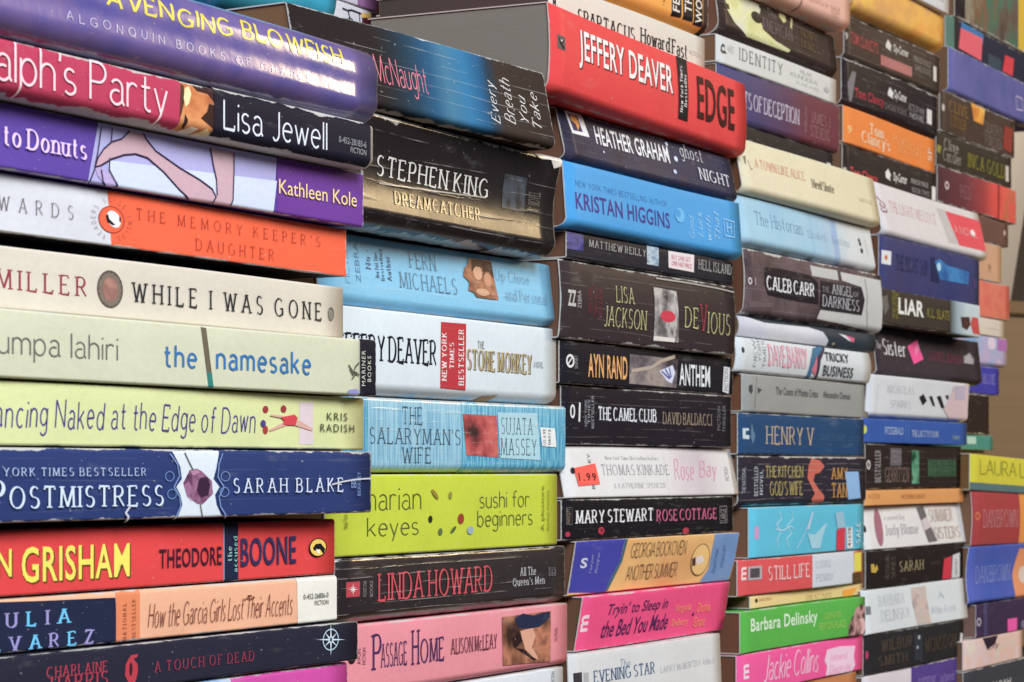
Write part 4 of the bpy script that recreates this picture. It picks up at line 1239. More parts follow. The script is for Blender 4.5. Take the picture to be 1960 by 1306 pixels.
G4 = 'books in the fourth stack'
stack(G4, 1550, 0.0, [-40, 36, 133, 184, 279, 318, 401, 497, 622, 660, 725, 796, 873, 967, 1061, 1128, 1153, 1231, 1303, 1360], [
    ('dusty pink paperback resting on the dark one with a pale yellow shape', (220, 170, 154), 1440, 1625,
     dict(dy=.022, rt=.0015, rb=.0055, wear=.008, items=[('b', (150, 112, 100), 1535, 1538), ('s', 'A NOVEL', 'thin', (176, 126, 110), 1590, 1606, 1598, 12, 34, dict(rot=90)), ('s', 'Signature', 'script', (190, 136, 120), 1545, 1585, 1560, -6, 8)])),
    ('creased dark paperback with a pale yellow swirl across its left half', (60, 47, 45), 1379, 1607,
     dict(dy=.03, lean=.003, rt=.002, rb=.007, rough=.32, wear=.02, crease=.5, pages=(110, 70, 54), items=[
         ('p', [(196, 194, 130), (214, 212, 160), (206, 206, 190), (180, 176, 110)], d1([(190, -60), (440, -60), (420, 60), (405, 120), (430, 200), (500, 270), (600, 330), (590, 345), (470, 300), (320, 240), (240, 150), (200, 60)]), dict(sc=40)),
         ('p', [(196, 190, 120), (206, 204, 160)], d1([(545, 50), (580, 70), (590, 140), (570, 150), (545, 110)])), ('p', [(176, 168, 110), (206, 204, 160)], d1([(625, 100), (640, 105), (625, 190), (612, 180)])),
         ('e', (44, 36, 34), 1453, 33, 10, 11), ('e', (44, 36, 34), 1472, 14, 12, 12), ('g', (70, 58, 50), d1([(175, 10), (210, 25), (215, 60), (185, 50)])),
         ('t', 'The', 'serifl', (132, 116, 124), 1475, 1492, 1482, 18, 36), ('t', 'AMERICAN', 'serifl', (132, 116, 124), 1461, 1520, 1475, 38, 62, dict(rise=0)),
         ('a', 'HENRY', 'serif', (104, 84, 58), 1538, 1570, 1550, 58, 74), ('a', 'JAMES', 'serif', (104, 84, 58), 1535, 1572, 1550, 80, 96)])),
    ('slim white paperback with thin spaced capitals in the fourth stack', (206, 206, 205), 1371, 1601,
     dict(dy=.03, rt=.001, rb=.0016, wear=.008, items=[
         ('g', (70, 68, 72), d1([(140, 300), (152, 285), (165, 300), (162, 330), (178, 355), (150, 352), (136, 335)])), ('e', (206, 206, 205), 1384.5, 93.5, 2.4, 4), ('s', 'HARPER', 'thin', (160, 166, 170), 1393, 1404, 1398, 88, 102),
         ('t', 'IDENTITY', 'serifl', (76, 70, 80), 1414, 1496, 1424, 94, 118, dict(tr=.1)), ('a', 'MILAN', 'thin', (160, 158, 160), 1530, 1552, 1540, 136, 144), ('a', 'KUNDERA', 'thin', (160, 158, 160), 1512, 1564, 1540, 147, 155), ('s', 'A NOVEL', 'thin', (168, 166, 168), 1522, 1570, 1540, 160, 166), ('e', (180, 178, 182), 1582, 172, 5, 5)])),
    ('paperback fading from dark blue to maroon with lilac capitals partly behind the red book', (70, 62, 104), 1373, 1606,
     dict(dy=.03, rt=.0016, rb=.003, wear=.006, rough=.34, pal=[(52, 58, 120), (74, 62, 100), (86, 66, 88)], pscale=10, items=[
         ('f', [(1373, (52, 60, 124)), (1440, (68, 62, 108)), (1500, (86, 60, 90)), (1540, (106, 54, 68)), (1606, (110, 54, 64))]),
         ('t', 'SECRETS OF DECEPTION', 'serifb', (180, 170, 190), 1384, 1528, 1485, 194, 228, dict(tr=-.14)), ('s', 'THRILLING', 'sans', (150, 110, 124), 1538, 1542, 1540, 205, 255, dict(rot=90)),
         ('a', 'JAMES J', 'serifl', (172, 124, 128), 1550, 1588, 1560, 216, 238, dict(tr=-.08)), ('a', 'STEVENS', 'serifl', (172, 124, 128), 1549, 1587, 1560, 242, 264, dict(tr=-.1))])),
    ('thin black paperback squeezed beneath the maroon ended one, its white title half covered', (46, 41, 43), 1400, 1595,
     dict(dy=.03, rt=.0012, rb=.0012, wear=.008, items=[
         ('t', 'WHAT IF', 'bold', (196, 194, 196), 1476, 1516, 1490, 287, 318), ('d', (206, 204, 206), 1582, 1590, 1586, 312, 330), ('s', 'M', 'sans', (180, 176, 176), 1434, 1440, 1437, 268, 282)])),
    ('cream paperback with faded peach title lettering, its ends curving outward', (216, 206, 176), 1426, 1688,
     dict(dy=-.004, lean=.005, rt=.0015, rb=.004, wear=.006, pages=(104, 66, 46), items=[
         ('g', (130, 124, 108), d1([(332, 1025), (352, 1020), (346, 1080), (336, 1070)])), ('l', (150, 142, 124), .6, d1([(362, 1050), (372, 1110), (384, 1110)])),
         ('t', 'A TOWN LIKE ALICE', 'serif', (216, 158, 138), 1457, 1549, 1470, 305, 324, dict(tr=-.06)), ('a', 'Nevil Shute', 'serifb', (130, 118, 98), 1560, 1602, 1570, 344, 362, dict(tr=-.15)), ('s', 'VINTAGE', 'thin', (176, 166, 140), 1650, 1676, 1660, 380, 388)])),
    ('thick powder blue paperback with a whitish right end in the fourth stack', (148, 188, 214), 1418, 1680,
     dict(dy=-.002, lean=.004, rt=.001, rb=.0045, wear=.006, pal=[(138, 182, 212), (156, 194, 216), (148, 188, 214)], pscale=12, items=[
         ('f', [(1560, (152, 190, 215)), (1600, (166, 192, 214)), (1602, (150, 174, 208)), (1611, (150, 174, 208)), (1614, (190, 202, 210)), (1640, (204, 207, 210)), (1680, (206, 208, 210))]),
         ('t', 'The Historian', 'serifl', (116, 148, 176), 1452, 1542, 1462, 405, 432, dict(tr=-.05)), ('a', 'Elizabeth', 'serifl', (150, 176, 196), 1552, 1590, 1560, 441, 456), ('a', 'Kostova', 'serifl', (150, 176, 196), 1600, 1634, 1610, 452, 468),
         ('e', (60, 62, 70), 1655, 460, 2, 4), ('e', (60, 62, 70), 1656, 467, 2, 4), ('e', (60, 62, 70), 1657, 480, 2.4, 5), ('l', (176, 180, 184), .4, [(1666, 455), (1668, 490)])])),
    ('mottled brown and grey paperback with white serif author name on a dark plate', (84, 68, 72), 1425, 1688,
     dict(dy=.0, rt=.0015, rb=.004, hollow=-.001, rough=.36, wear=.02, crease=.3, pal=[(66, 52, 56), (88, 72, 76), (104, 86, 90), (74, 60, 62)], pscale=40, pages=(104, 66, 46), items=[
         ('g', (188, 188, 188), d2([(650, 665), (850, 705), (855, 780), (660, 745)])), ('g', (194, 194, 194), d2([(872, 715), (1170, 780), (1182, 1190), (1060, 1150), (890, 1110), (700, 1070), (720, 1000), (1000, 1040), (1040, 960), (1020, 830), (880, 780)])),
         ('l', (90, 84, 84), .8, d2([(1052, 770), (1062, 900), (1058, 1000), (1070, 1130)])), ('g', (110, 92, 96), d2([(170, 930), (360, 950), (350, 985), (180, 985)])),
         ('g', (40, 34, 40), d2([(300, 680), (420, 690), (640, 740), (700, 800), (700, 960), (560, 940), (320, 890), (290, 800)])), ('g', (48, 42, 48), d2([(715, 780), (1020, 830), (1042, 930), (1022, 1045), (715, 1000)])),
         ('o', (206, 200, 202), 1435, 538, 4, 7, dict(q=.5)), ('l', (206, 200, 202), .6, [(1445, 532), (1446, 546)]),
         ('a', 'CALEB CARR', 'serifb', (228, 228, 234), 1467, 1558, 1478, 529, 557, dict(tr=-.12)), ('t', 'THE', 'serif', (150, 146, 152), 1574, 1586, 1580, 549, 560), ('t', 'ANGEL', 'serif', (186, 184, 192), 1591, 1630, 1600, 545, 565, dict(tr=-.08)), ('t', 'OF', 'serif', (170, 168, 176), 1631, 1641, 1636, 560, 569),
         ('t', 'DARKNESS', 'serif', (186, 184, 192), 1573, 1642, 1582, 565, 588, dict(tr=-.1))])),
    ('slate paperback whose pale blue and white cover has curled open, above the convex white one', (52, 60, 70), 1414, 1676,
     dict(dy=0, rt=.0012, rb=.001, hollow=-.0012, wear=.006, rough=.36, items=[
         ('p', [(150, 158, 204), (190, 192, 214), (206, 207, 216), (213, 213, 215)], d2([(90, 1030), (300, 1100), (640, 1135), (740, 1170), (778, 1235), (770, 1290), (60, 1260)]), dict(sc=9)),
         ('g', (206, 206, 214), d2([(855, 1182), (905, 1195), (950, 1245), (925, 1235)])), ('g', (206, 90, 130), d2([(905, 1195), (970, 1218), (965, 1252), (945, 1240)])), ('g', (196, 190, 150), star(1597, 658, 4, 5, 8, .5))])),
    ('rounded white paperback with pink streaky lettering and a dark comic title', (206, 211, 216), 1407, 1668,
     dict(dy=-.002, rt=.002, rb=.0025, hollow=-.0014, wear=.006, items=[
         ('e', (60, 62, 70), 1421, 670, 3, 6), ('s', 'NEW', 'tall', (90, 100, 112), 1441, 1447, 1444, 650, 702, dict(rot=90)), ('s', 'YORK', 'tall', (90, 100, 112), 1450, 1456, 1453, 646, 692, dict(rot=90)), ('s', 'TIMES', 'tall', (90, 100, 112), 1459, 1465, 1462, 652, 704, dict(rot=90)),
         ('a', 'DAVE BARRY', 'tall', (214, 132, 152), 1470, 1546, 1480, 659, 702, dict(tr=-.12)), ('a', 'DAVE BARRY', 'bold', (226, 172, 184), 1471, 1545, 1480, 660, 700),
         ('g', (64, 110, 144), d3([(622, 330), (640, 190), (670, 105), (760, 90), (700, 175), (665, 250), (650, 335)])), ('g', (206, 110, 130), d3([(650, 275), (690, 165), (692, 315)])), ('g', (62, 56, 76), d3([(690, 175), (760, 95), (765, 110), (715, 200), (705, 345), (690, 340)])),
         ('t', 'TRICKY', 'bold', (58, 60, 66), 1580, 1626, 1592, 675, 692), ('t', 'BUSINESS', 'bold', (58, 60, 66), 1577, 1634, 1592, 700, 720)])),
    ('plain mid grey paperback with one line of small dark type', (150, 150, 148), 1418, 1664,
     dict(dy=0, rt=.0014, rb=.0016, wear=.012, pages=(116, 74, 54), items=[
         ('g', (74, 74, 78), d3([(160, 390), (185, 378), (190, 430), (178, 455), (160, 430)])), ('l', (96, 96, 96), .4, d3([(218, 330), (203, 565)])), ('g', (74, 74, 78), d3([(225, 405), (258, 420), (228, 450)])),
         ('t', 'The Count of Monte Cristo', 'sans', (84, 84, 88), 1481, 1566, 1490, 741, 756), ('a', 'Alexandre Dumas', 'sans', (84, 84, 88), 1576, 1630, 1585, 749, 762)])),
    ('deep teal blue paperback with tall tan serif capitals in the fourth stack', (34, 70, 112), 1410, 1653,
     dict(dy=0, rt=.0012, rb=.0018, wear=.01, pages=(116, 74, 54), items=[
         ('g', (196, 210, 222), d3([(115, 712), (165, 712), (165, 730), (140, 732), (140, 762), (168, 766), (168, 795), (118, 792)])), ('g', (90, 122, 152), d3([(185, 670), (200, 730), (215, 770), (195, 830), (178, 780)])),
         ('t', 'HENRY V', 'serif', (186, 164, 142), 1464, 1560, 1472, 815, 852, dict(tr=-.05)), ('a', 'SHAKESPEARE', 'serif', (66, 104, 144), 1568, 1616, 1580, 832, 844), ('s', 'FOLGER', 'serif', (66, 104, 144), 1624, 1644, 1632, 836, 846)])),
    ('badly creased black paperback with gold lettering, a red dragon and a light blue sticker', (50, 45, 56), 1414, 1655,
     dict(rt=.0014, rb=.003, rough=.34, wear=.02, crease=1.0, items=[
         ('s', 'THE NATIONAL', 'sans', (170, 174, 184), 1422, 1430, 1426, 895, 945, dict(rot=90)), ('s', 'BESTSELLER', 'serifb', (190, 194, 204), 1446, 1454, 1450, 893, 950, dict(rot=90)), ('s', 'NOVEL', 'serifb', (190, 194, 204), 1457, 1463, 1460, 900, 948, dict(rot=90)),
         ('t', 'THE KITCHEN', 'serifb', (168, 152, 92), 1468, 1538, 1480, 891, 915, dict(tr=-.12)), ("t", "GOD'S WIFE", 'serifb', (168, 152, 92), 1476, 1536, 1490, 921, 950, dict(tr=-.12)),
         ('g', (196, 96, 80), d3([(640, 940), (700, 955), (735, 1000), (700, 1050), (665, 1060), (655, 1110), (690, 1170), (730, 1220), (735, 1285), (680, 1295), (640, 1250), (665, 1210), (640, 1150), (612, 1090), (620, 1000)])),
         ('a', 'AMY', 'serifb', (190, 138, 72), 1587, 1618, 1600, 895, 918, dict(tr=-.1)), ('a', 'TAN', 'serifb', (190, 138, 72), 1588, 1618, 1600, 924, 953, dict(tr=-.1)),
         ('d', (138, 180, 228), d3([(884, 1042), (985, 1040), (1002, 1240), (908, 1252)]))])),
    ('turquoise paperback with loose white flourishes and a crimson tag', (84, 186, 216), 1432, 1655,
     dict(rt=.001, rb=.0012, wear=.008, items=[
         ('b', (206, 150, 200), 1443, 1451, 1447, 1008, 1032),
         ('l', (190, 222, 234), .5, d4([(350, 390), (340, 330), (365, 280), (335, 230), (370, 190), (355, 140)])), ('l', (190, 222, 234), .5, d4([(420, 380), (400, 330), (440, 290), (405, 240), (450, 190), (440, 140)])), ('l', (190, 222, 234), .5, d4([(330, 260), (380, 270), (430, 240), (455, 260)])),
         ('g', (160, 206, 226), d4([(550, 290), (600, 300), (670, 230), (690, 215), (660, 300), (640, 390), (580, 395)])), ('g', (186, 206, 226), d4([(545, 260), (580, 140), (590, 150), (560, 265)])), ('l', (186, 206, 226), .6, d4([(470, 395), (510, 330), (545, 250)])),
         ('g', (150, 190, 214), d4([(745, 150), (800, 140), (820, 250), (760, 255)])),
         ('d', (206, 36, 62), d4([(757, 262), (815, 252), (812, 402), (752, 402)])), ('d', (222, 224, 228), d4([(822, 250), (862, 245), (868, 388), (826, 392)])), ('s', '41678', 'bold', (50, 50, 56), 1623, 1629, 1626, 1010, 1046, dict(rot=90)), ('s', 'SALE', 'serifb', (206, 226, 234), 1639, 1647, 1643, 1000, 1040, dict(rot=90))])),
    ('red and white paperback with a torn yellow end above a thin cream book', (216, 70, 76), 1413, 1650,
     dict(rt=.001, rb=.0016, wear=.012, crease=.15, items=[
         ('g', (206, 212, 222), [(1553, 1040), (1632, 1040), (1634, 1090), (1626, 1140), (1553, 1140)]), ('b', (226, 214, 70), 1634, 1648, 1640, 1058, 1094), ('b', (90, 70, 40), 1630, 1648, 1640, 1096, 1122),
         ('m', 'm', 'heavy', (244, 214, 216), 1420, 1430, 1425, 1086, 1111, dict(rot=90)), ('b', (176, 172, 178), 1433, 1459, 1446, 1084, 1110), ('b', (84, 78, 84), 1437, 1455, 1446, 1088, 1106),
         ('t', 'STILL LIFE', 'serif', (242, 204, 206), 1471, 1547, 1480, 1083, 1112, dict(tr=-.06)), ('a', 'LOUISE', 'serifl', (176, 186, 202), 1560, 1588, 1570, 1073, 1086), ('a', 'PENNY', 'serifl', (176, 186, 202), 1560, 1592, 1570, 1098, 1112)])),
    ('thin cream book with an orange tag, wedged above the green paperback', (228, 198, 136), 1433, 1653,
     dict(dy=.002, rt=.0006, rb=.0006, wear=.008, items=[('e', (60, 50, 40), 1446, 1150, 3, 4), ('s', 'SAMUEL FRENCH', 'sans', (186, 158, 106), 1452, 1478, 1465, 1144, 1150), ('t', 'ONE ACT PLAYS', 'sans', (196, 166, 112), 1545, 1592, 1570, 1136, 1146), ('d', (240, 156, 44), [(1612, 1130), (1640, 1124), (1622, 1150), (1614, 1154)])])),
    ('grass green paperback with white rounded author name in the fourth stack', (84, 176, 68), 1415, 1653,
     dict(dy=-.001, rt=.001, rb=.0012, wear=.008, pages=(116, 74, 54), items=[
         ('a', 'Barbara Delinsky', 'bold', (220, 238, 216), 1437, 1566, 1450, 1183, 1216), ('t', 'LOOKING FOR', 'sans', (166, 204, 92), 1577, 1609, 1590, 1172, 1184), ('t', 'PEYTON PLACE', 'sans', (166, 204, 92), 1569, 1617, 1590, 1190, 1204),
         ('p', [(60, 42, 40), (90, 64, 60), (206, 156, 156), (74, 54, 52)], d4([(850, 870), (880, 800), (915, 770), (938, 790), (940, 980), (828, 990), (830, 920)]), dict(sc=60)), ('g', (222, 176, 176), d4([(895, 875), (930, 870), (940, 930), (925, 980), (905, 975), (918, 920)]))])),
    ('candy pink paperback with a white brushed blot and scrawled white name', (236, 74, 150), 1409, 1654,
     dict(rt=.0012, rb=.0012, wear=.008, pages=(116, 74, 54), items=[
         ('m', 'm', 'heavy', (246, 214, 232), 1422, 1432, 1427, 1272, 1300, dict(rot=90)), ('a', 'Jackie Collins', 'script', (246, 206, 228), 1459, 1566, 1475, 1252, 1304, dict(tr=-.08)),
         ('g', (240, 202, 226), d4([(690, 1085), (780, 1062), (890, 1058), (880, 1130), (890, 1190), (865, 1235), (760, 1250), (680, 1262), (690, 1200), (672, 1160)])), ('t', 'Hollywood', 'script', (226, 130, 180), 1590, 1625, 1600, 1251, 1268), ('t', 'Divorces', 'script', (226, 130, 180), 1588, 1630, 1600, 1272, 1290)])),
    ('tan paperback just showing beneath the candy pink one', (196, 124, 74), 1420, 1640, dict(rt=.001, rb=.001, items=[('b', (70, 46, 40), 1450, 1530, 1490, 1312, 1330)])),
])

G5 = 'books in the fifth stack'
stack(G5, 1750, 0.0, [-60, 0, 80, 165, 252, 318, 378, 465, 564, 631, 725, 804, 851, 936, 966, 1047, 1118, 1201, 1275, 1345], [
    ('white paperback at the very top of the fifth stack', (208, 208, 214), 1640, 1816, dict(dy=.026, rt=.001, rb=.0015, items=[('s', 'FICTION', 'thin', (150, 150, 156), 1790, 1806, 1798, -8, 2)])),
    ('amber yellow paperback with a brown shaded lower edge in the fifth stack', (228, 166, 70), 1632, 1807,
     dict(dy=.03, rt=.0012, rb=.006, wear=.008, pal=[(226, 150, 62), (230, 176, 76), (214, 156, 90), (232, 186, 66)], pscale=26, items=[('b', (206, 140, 60), 1632, 1636)])),
    ('worn brown black paperback with faded red title and a pink strip, upper of two alike', (72, 59, 53), 1617, 1797,
     dict(dy=.036, rt=.0014, rb=.003, rough=.34, wear=.02, crease=.6, items=[
         ('s', '9', 'heavy', (196, 186, 180), 1619, 1625, 1622, 62, 76), ('a', "TOM CLANCY'S", 'bold', (170, 68, 68), 1630, 1682, 1640, 63, 86), ('t', 'Op-Center', 'bold', (220, 216, 212), 1710, 1737, 1720, 88, 108),
         ('g', (216, 212, 206), e1([(388, 265), (412, 310), (405, 330), (410, 350), (375, 320), (375, 300)])), ('b', (176, 110, 108), 1687, 1743, 1715, 117, 136), ('s', 'MIRROR IMAGE', 'sans', (150, 142, 134), 1746, 1778, 1760, 112, 124), ('s', 'GAMES OF STATE', 'sans', (150, 142, 134), 1748, 1778, 1760, 128, 140), ('d', (214, 208, 206), 1783, 1789, 1786, 128, 156)])),
    ('worn black paperback with crimson title and white label, lower of two alike', (46, 38, 43), 1613, 1796,
     dict(dy=.036, rt=.0014, rb=.005, rough=.34, wear=.02, crease=.5, items=[
         ('s', '9', 'heavy', (176, 170, 176), 1607, 1613, 1610, 152, 170), ('g', (120, 116, 122), e1([(150, 480), (175, 490), (160, 600), (145, 690), (130, 680), (120, 560)])), ('a', 'Tom Clancy', 'bold', (176, 36, 58), 1637, 1689, 1645, 170, 193), ('t', 'Op-Center', 'bold', (226, 224, 228), 1708, 1732, 1720, 176, 198),
         ('g', (222, 220, 224), e1([(388, 590), (412, 630), (405, 655), (412, 672), (375, 645), (375, 620)])), ('s', 'ACTS OF WAR', 'sans', (150, 146, 150), 1736, 1768, 1752, 204, 216), ('s', 'CHOKE POINT', 'sans', (130, 116, 120), 1690, 1732, 1712, 204, 216), ('s', 'NOVEL', 'sans', (170, 166, 172), 1738, 1768, 1752, 220, 230), ('d', (222, 218, 222), 1773, 1783, 1778, 210, 238)])),
    ('bright orange paperback with pale serif lettering between black ones in the fifth stack', (228, 126, 40), 1612, 1791,
     dict(dy=.034, rt=.0012, rb=.0014, wear=.006, items=[
         ('m', '9', 'heavy', (242, 186, 120), 1620, 1628, 1624, 240, 256), ('a', 'Tom', 'serifb', (244, 210, 180), 1661, 1690, 1675, 240, 262, dict(tr=-.1)), ('a', "Clancy's", 'serifb', (244, 210, 180), 1646, 1702, 1665, 256, 284, dict(tr=-.1)), ('t', 'POWER', 'serif', (242, 174, 106), 1707, 1745, 1725, 264, 278), ('t', 'PLAYS', 'serif', (242, 174, 106), 1746, 1772, 1760, 276, 290), ('s', 'BIO-STRIKE', 'serif', (242, 174, 106), 1718, 1766, 1742, 284, 298), ('s', 'SF', 'sans', (244, 220, 196), 1778, 1785, 1781, 284, 308, dict(rot=90))])),
    ('black paperback with scarlet title and white spade, under the bright orange one', (50, 41, 41), 1613, 1791,
     dict(dy=.034, rt=.002, rb=.002, rough=.34, wear=.014, crease=.2, items=[
         ('m', '9', 'heavy', (190, 184, 184), 1614, 1622, 1618, 320, 340), ('a', 'Tom Clancy', 'bold', (206, 44, 52), 1628, 1681, 1640, 322, 345), ('t', 'Op-Center', 'bold', (222, 218, 218), 1710, 1735, 1720, 332, 354), ('g', (222, 218, 218), e1([(390, 1140), (408, 1185), (400, 1205), (408, 1225), (375, 1200), (372, 1165)])), ('s', 'MIRROR IMAGE', 'sans', (170, 164, 164), 1742, 1774, 1758, 346, 356), ('s', 'BOOK TWO', 'sans', (150, 146, 146), 1744, 1776, 1758, 362, 372), ('d', (216, 212, 212), 1781, 1788, 1785, 358, 384)])),
    ('white paperback with a red panel at its right end, flaring outward at the bottom', (212, 206, 209), 1688, 1891,
     dict(dy=.006, lean=.007, rt=.001, rb=.004, wear=.006, pages=(110, 70, 54), items=[
         ('g', (190, 184, 186), e2([(705, 395), (775, 415), (825, 690), (745, 668)])), ('g', (220, 66, 80), e2([(770, 420), (1025, 500), (1062, 752), (822, 692)])),
         ('l', (140, 74, 90), .8, e2([(212, 310), (240, 345), (225, 370), (255, 400), (270, 380), (250, 350)])), ('l', (140, 74, 90), .8, e2([(225, 395), (235, 425), (270, 432), (275, 405)])),
         ('t', 'THE LIGHT WE LOST', 'serifl', (222, 178, 184), 1714, 1806, 1740, 390, 412, dict(tr=-.05)), ('s', 'A NOVEL', 'sans', (236, 150, 156), 1838, 1880, 1855, 434, 450), ('e', (236, 226, 228), 1872, 446, 4, 6)])),
    ('dusky navy paperback with a tiny white label and a glowing blue patch', (56, 60, 112), 1683, 1876,
     dict(dy=.006, rt=.0014, rb=.0014, wear=.006, pages=(110, 70, 54), pal=[(50, 56, 112), (60, 62, 112), (64, 62, 104)], pscale=14, items=[
         ('d', (222, 222, 230), e2([(195, 728), (268, 740), (265, 848), (194, 834)])), ('e', (206, 110, 60), 1696, 493, 3, 5), ('g', (40, 44, 84), e2([(568, 790), (600, 785), (640, 990), (570, 975)])),
         ('p', [(30, 90, 160), (54, 130, 196), (44, 108, 176)], e2([(600, 820), (640, 800), (700, 850), (878, 900), (872, 1000), (640, 960)]), dict(sc=50)), ('e', (170, 216, 240), 1795, 511, 4, 8),
         ('t', 'THE NIGHT SHIP', 'serifl', (44, 46, 92), 1714, 1774, 1730, 490, 520), ('s', 'B', 'sans', (100, 80, 130), 1864, 1870, 1867, 534, 550)])),
    ('brown black paperback with heavy white four letter title and pale sky patch', (66, 58, 52), 1688, 1874,
     dict(dy=0, rt=.0014, rb=.0018, wear=.008, crease=.05, items=[
         ('g', (110, 104, 98), e2([(195, 1100), (245, 1080), (258, 1180), (225, 1240)])), ('s', 'THE NO.1 BESTSELLER', 'sans', (146, 136, 56), 1709, 1716, 1712, 556, 610, dict(rot=90)), ('s', 'THRILLER', 'sans', (146, 136, 56), 1717, 1721, 1719, 560, 612, dict(rot=90)),
         ('t', 'LIAR', 'heavy', (230, 228, 226), 1721, 1768, 1730, 571, 602), ('a', 'K.L. SLATER', 'sans', (148, 138, 58), 1774, 1822, 1790, 592, 610),
         ('f', [(1815, (66, 58, 52)), (1830, (150, 172, 184)), (1848, (190, 206, 214)), (1874, (196, 208, 214))]), ('g', (80, 50, 48), e3([(800, 110), (870, 110), (880, 170), (850, 215), (810, 190)])), ('g', (196, 70, 66), e3([(890, 110), (940, 118), (955, 250), (900, 240), (880, 170)]))])),
    ('plum black paperback with a pink paper boat and white serif title', (60, 51, 58), 1678, 1879,
     dict(dy=.008, rt=.0014, rb=.004, lean=.003, wear=.006, items=[
         ('t', 'The', 'script', (206, 202, 206), 1679, 1692, 1685, 652, 668), ('t', 'Sister', 'serif', (228, 226, 230), 1695, 1740, 1705, 649, 680, dict(tr=-.1)),
         ('g', (232, 70, 144), e3([(425, 340), (510, 285), (520, 350), (545, 440), (465, 478)])), ('g', (246, 120, 176), e3([(510, 285), (520, 350), (490, 420), (480, 380)])),
         ('a', 'LOUISE JENSEN', 'serifl', (146, 50, 82), 1783, 1846, 1800, 674, 692, dict(tr=-.05)), ('p', [(120, 116, 120), (180, 178, 182), (80, 74, 80)], e3([(848, 420), (900, 390), (928, 440), (920, 480), (850, 470)]), dict(sc=140))])),
    ('white paperback with faint grey author name and four dark slanting figures', (214, 217, 224), 1662, 1859,
     dict(dy=0, rt=.001, rb=.003, lean=-.002, wear=.006, pages=(110, 70, 54), items=[
         ('l', (190, 192, 200), .4, [(1683, 735), (1680, 795)]), ('a', 'NICHOLAS', 'serifl', (176, 178, 186), 1699, 1748, 1712, 738, 753), ('a', 'SPARKS', 'serifl', (176, 178, 186), 1706, 1744, 1712, 766, 780),
         ('g', (46, 40, 46), e3([(485, 735), (518, 710), (550, 765), (520, 800)])), ('g', (46, 40, 46), e3([(565, 730), (590, 728), (622, 808), (600, 800)])), ('g', (46, 40, 46), e3([(628, 730), (660, 724), (702, 822), (675, 820)])), ('g', (66, 50, 54), e3([(698, 724), (728, 718), (725, 760)])),
         ('g', (214, 190, 196), e3([(765, 650), (880, 640), (895, 915), (745, 900), (690, 830), (740, 740)])), ('g', (190, 178, 200), e3([(770, 650), (860, 650), (860, 760), (780, 760)]))])),
    ('thin cobalt blue paperback with small pale lettering and a yellow dot', (42, 84, 166), 1652, 1851,
     dict(dy=.001, rt=.001, rb=.001, wear=.006, items=[
         ('e', (206, 216, 96), 1656, 822, 4, 8), ('a', 'FITZGERALD', 'sans', (176, 196, 226), 1694, 1728, 1710, 818, 832), ('l', (120, 150, 206), .4, [(1733, 812), (1732, 840)]), ('l', (120, 150, 206), .4, [(1738, 813), (1737, 841)]), ('t', 'THE LAST TYCOON', 'serif', (196, 210, 232), 1744, 1794, 1760, 824, 837), ('s', 'Scribner', 'script', (176, 206, 150), 1822, 1837, 1830, 832, 842)])),
    ('black paperback with dull green lettering and a green patch in the fifth stack', (48, 38, 37), 1655, 1839,
     dict(dy=.002, rt=.0012, rb=.0014, wear=.01, crease=.3, items=[
         ('o', (206, 204, 206), 1661, 890, 4, 9, dict(q=.6)), ('l', (206, 204, 206), .5, [(1659, 896), (1663, 882)]), ('s', 'BESTSELLER', 'serifb', (170, 168, 172), 1673, 1685, 1679, 862, 924, dict(rot=90)), ('b', (104, 96, 102), 1704, 1726, 1715, 858, 892),
         ('a', 'TESS', 'serif', (150, 142, 146), 1706, 1725, 1715, 862, 886), ('a', 'GERRITSEN', 'serif', (134, 112, 106), 1693, 1741, 1710, 894, 924, dict(tr=-.1)), ('p', [(30, 56, 44), (60, 120, 92), (110, 170, 140), (40, 60, 50)], 1746, 1760, 1752, 862, 926, dict(sc=80)), ('b', (62, 92, 68), 1776, 1828, 1800, 880, 912),
         ('t', 'THE BONE', 'serifl', (36, 44, 36), 1779, 1825, 1800, 882, 894), ('t', 'GARDEN', 'serifl', (36, 44, 36), 1782, 1825, 1800, 898, 910)])),
    ('very thin apricot book between a black and a white paperback', (222, 154, 86), 1655, 1845,
     dict(rt=.0006, rb=.0006, wear=.006, items=[('s', 'NOTES', 'sans', (176, 116, 60), 1662, 1684, 1673, 946, 955), ('t', 'WUTHERING HEIGHTS', 'sans', (176, 116, 60), 1724, 1770, 1747, 946, 955)])),
    ('white paperback with a mauve oval and grey photo squares beside its title', (219, 216, 217), 1657, 1863,
     dict(dy=0, lean=.004, rt=.001, rb=.001, wear=.006, items=[
         ('e', (50, 46, 52), 1663, 1013, 3, 7), ('e', (160, 104, 120), 1688.5, 1010, 7, 36, dict(turn=-.1)), ('a', 'Judy Blume', 'serif', (176, 170, 176), 1699, 1760, 1712, 1004, 1030, dict(tr=-.08)), ('s', 'a novel by', 'serif', (190, 186, 190), 1700, 1738, 1712, 986, 998),
         ('g', (110, 102, 106), e4([(500, 620), (555, 612), (570, 690), (520, 720)])), ('g', (206, 192, 196), e4([(520, 720), (570, 690), (590, 770), (535, 800)])), ('g', (112, 104, 108), e4([(535, 800), (590, 772), (622, 880), (552, 890)])),
         ('t', 'SUMMER', 'serif', (196, 178, 168), 1785, 1831, 1800, 974, 999, dict(tr=-.05)), ('t', 'SISTERS', 'serif', (196, 178, 168), 1789, 1841, 1800, 1008, 1032, dict(tr=-.05))])),
    ('black paperback with gold five letter title and red and white end panels', (42, 35, 35), 1656, 1847,
     dict(rt=.001, rb=.0014, wear=.006, items=[
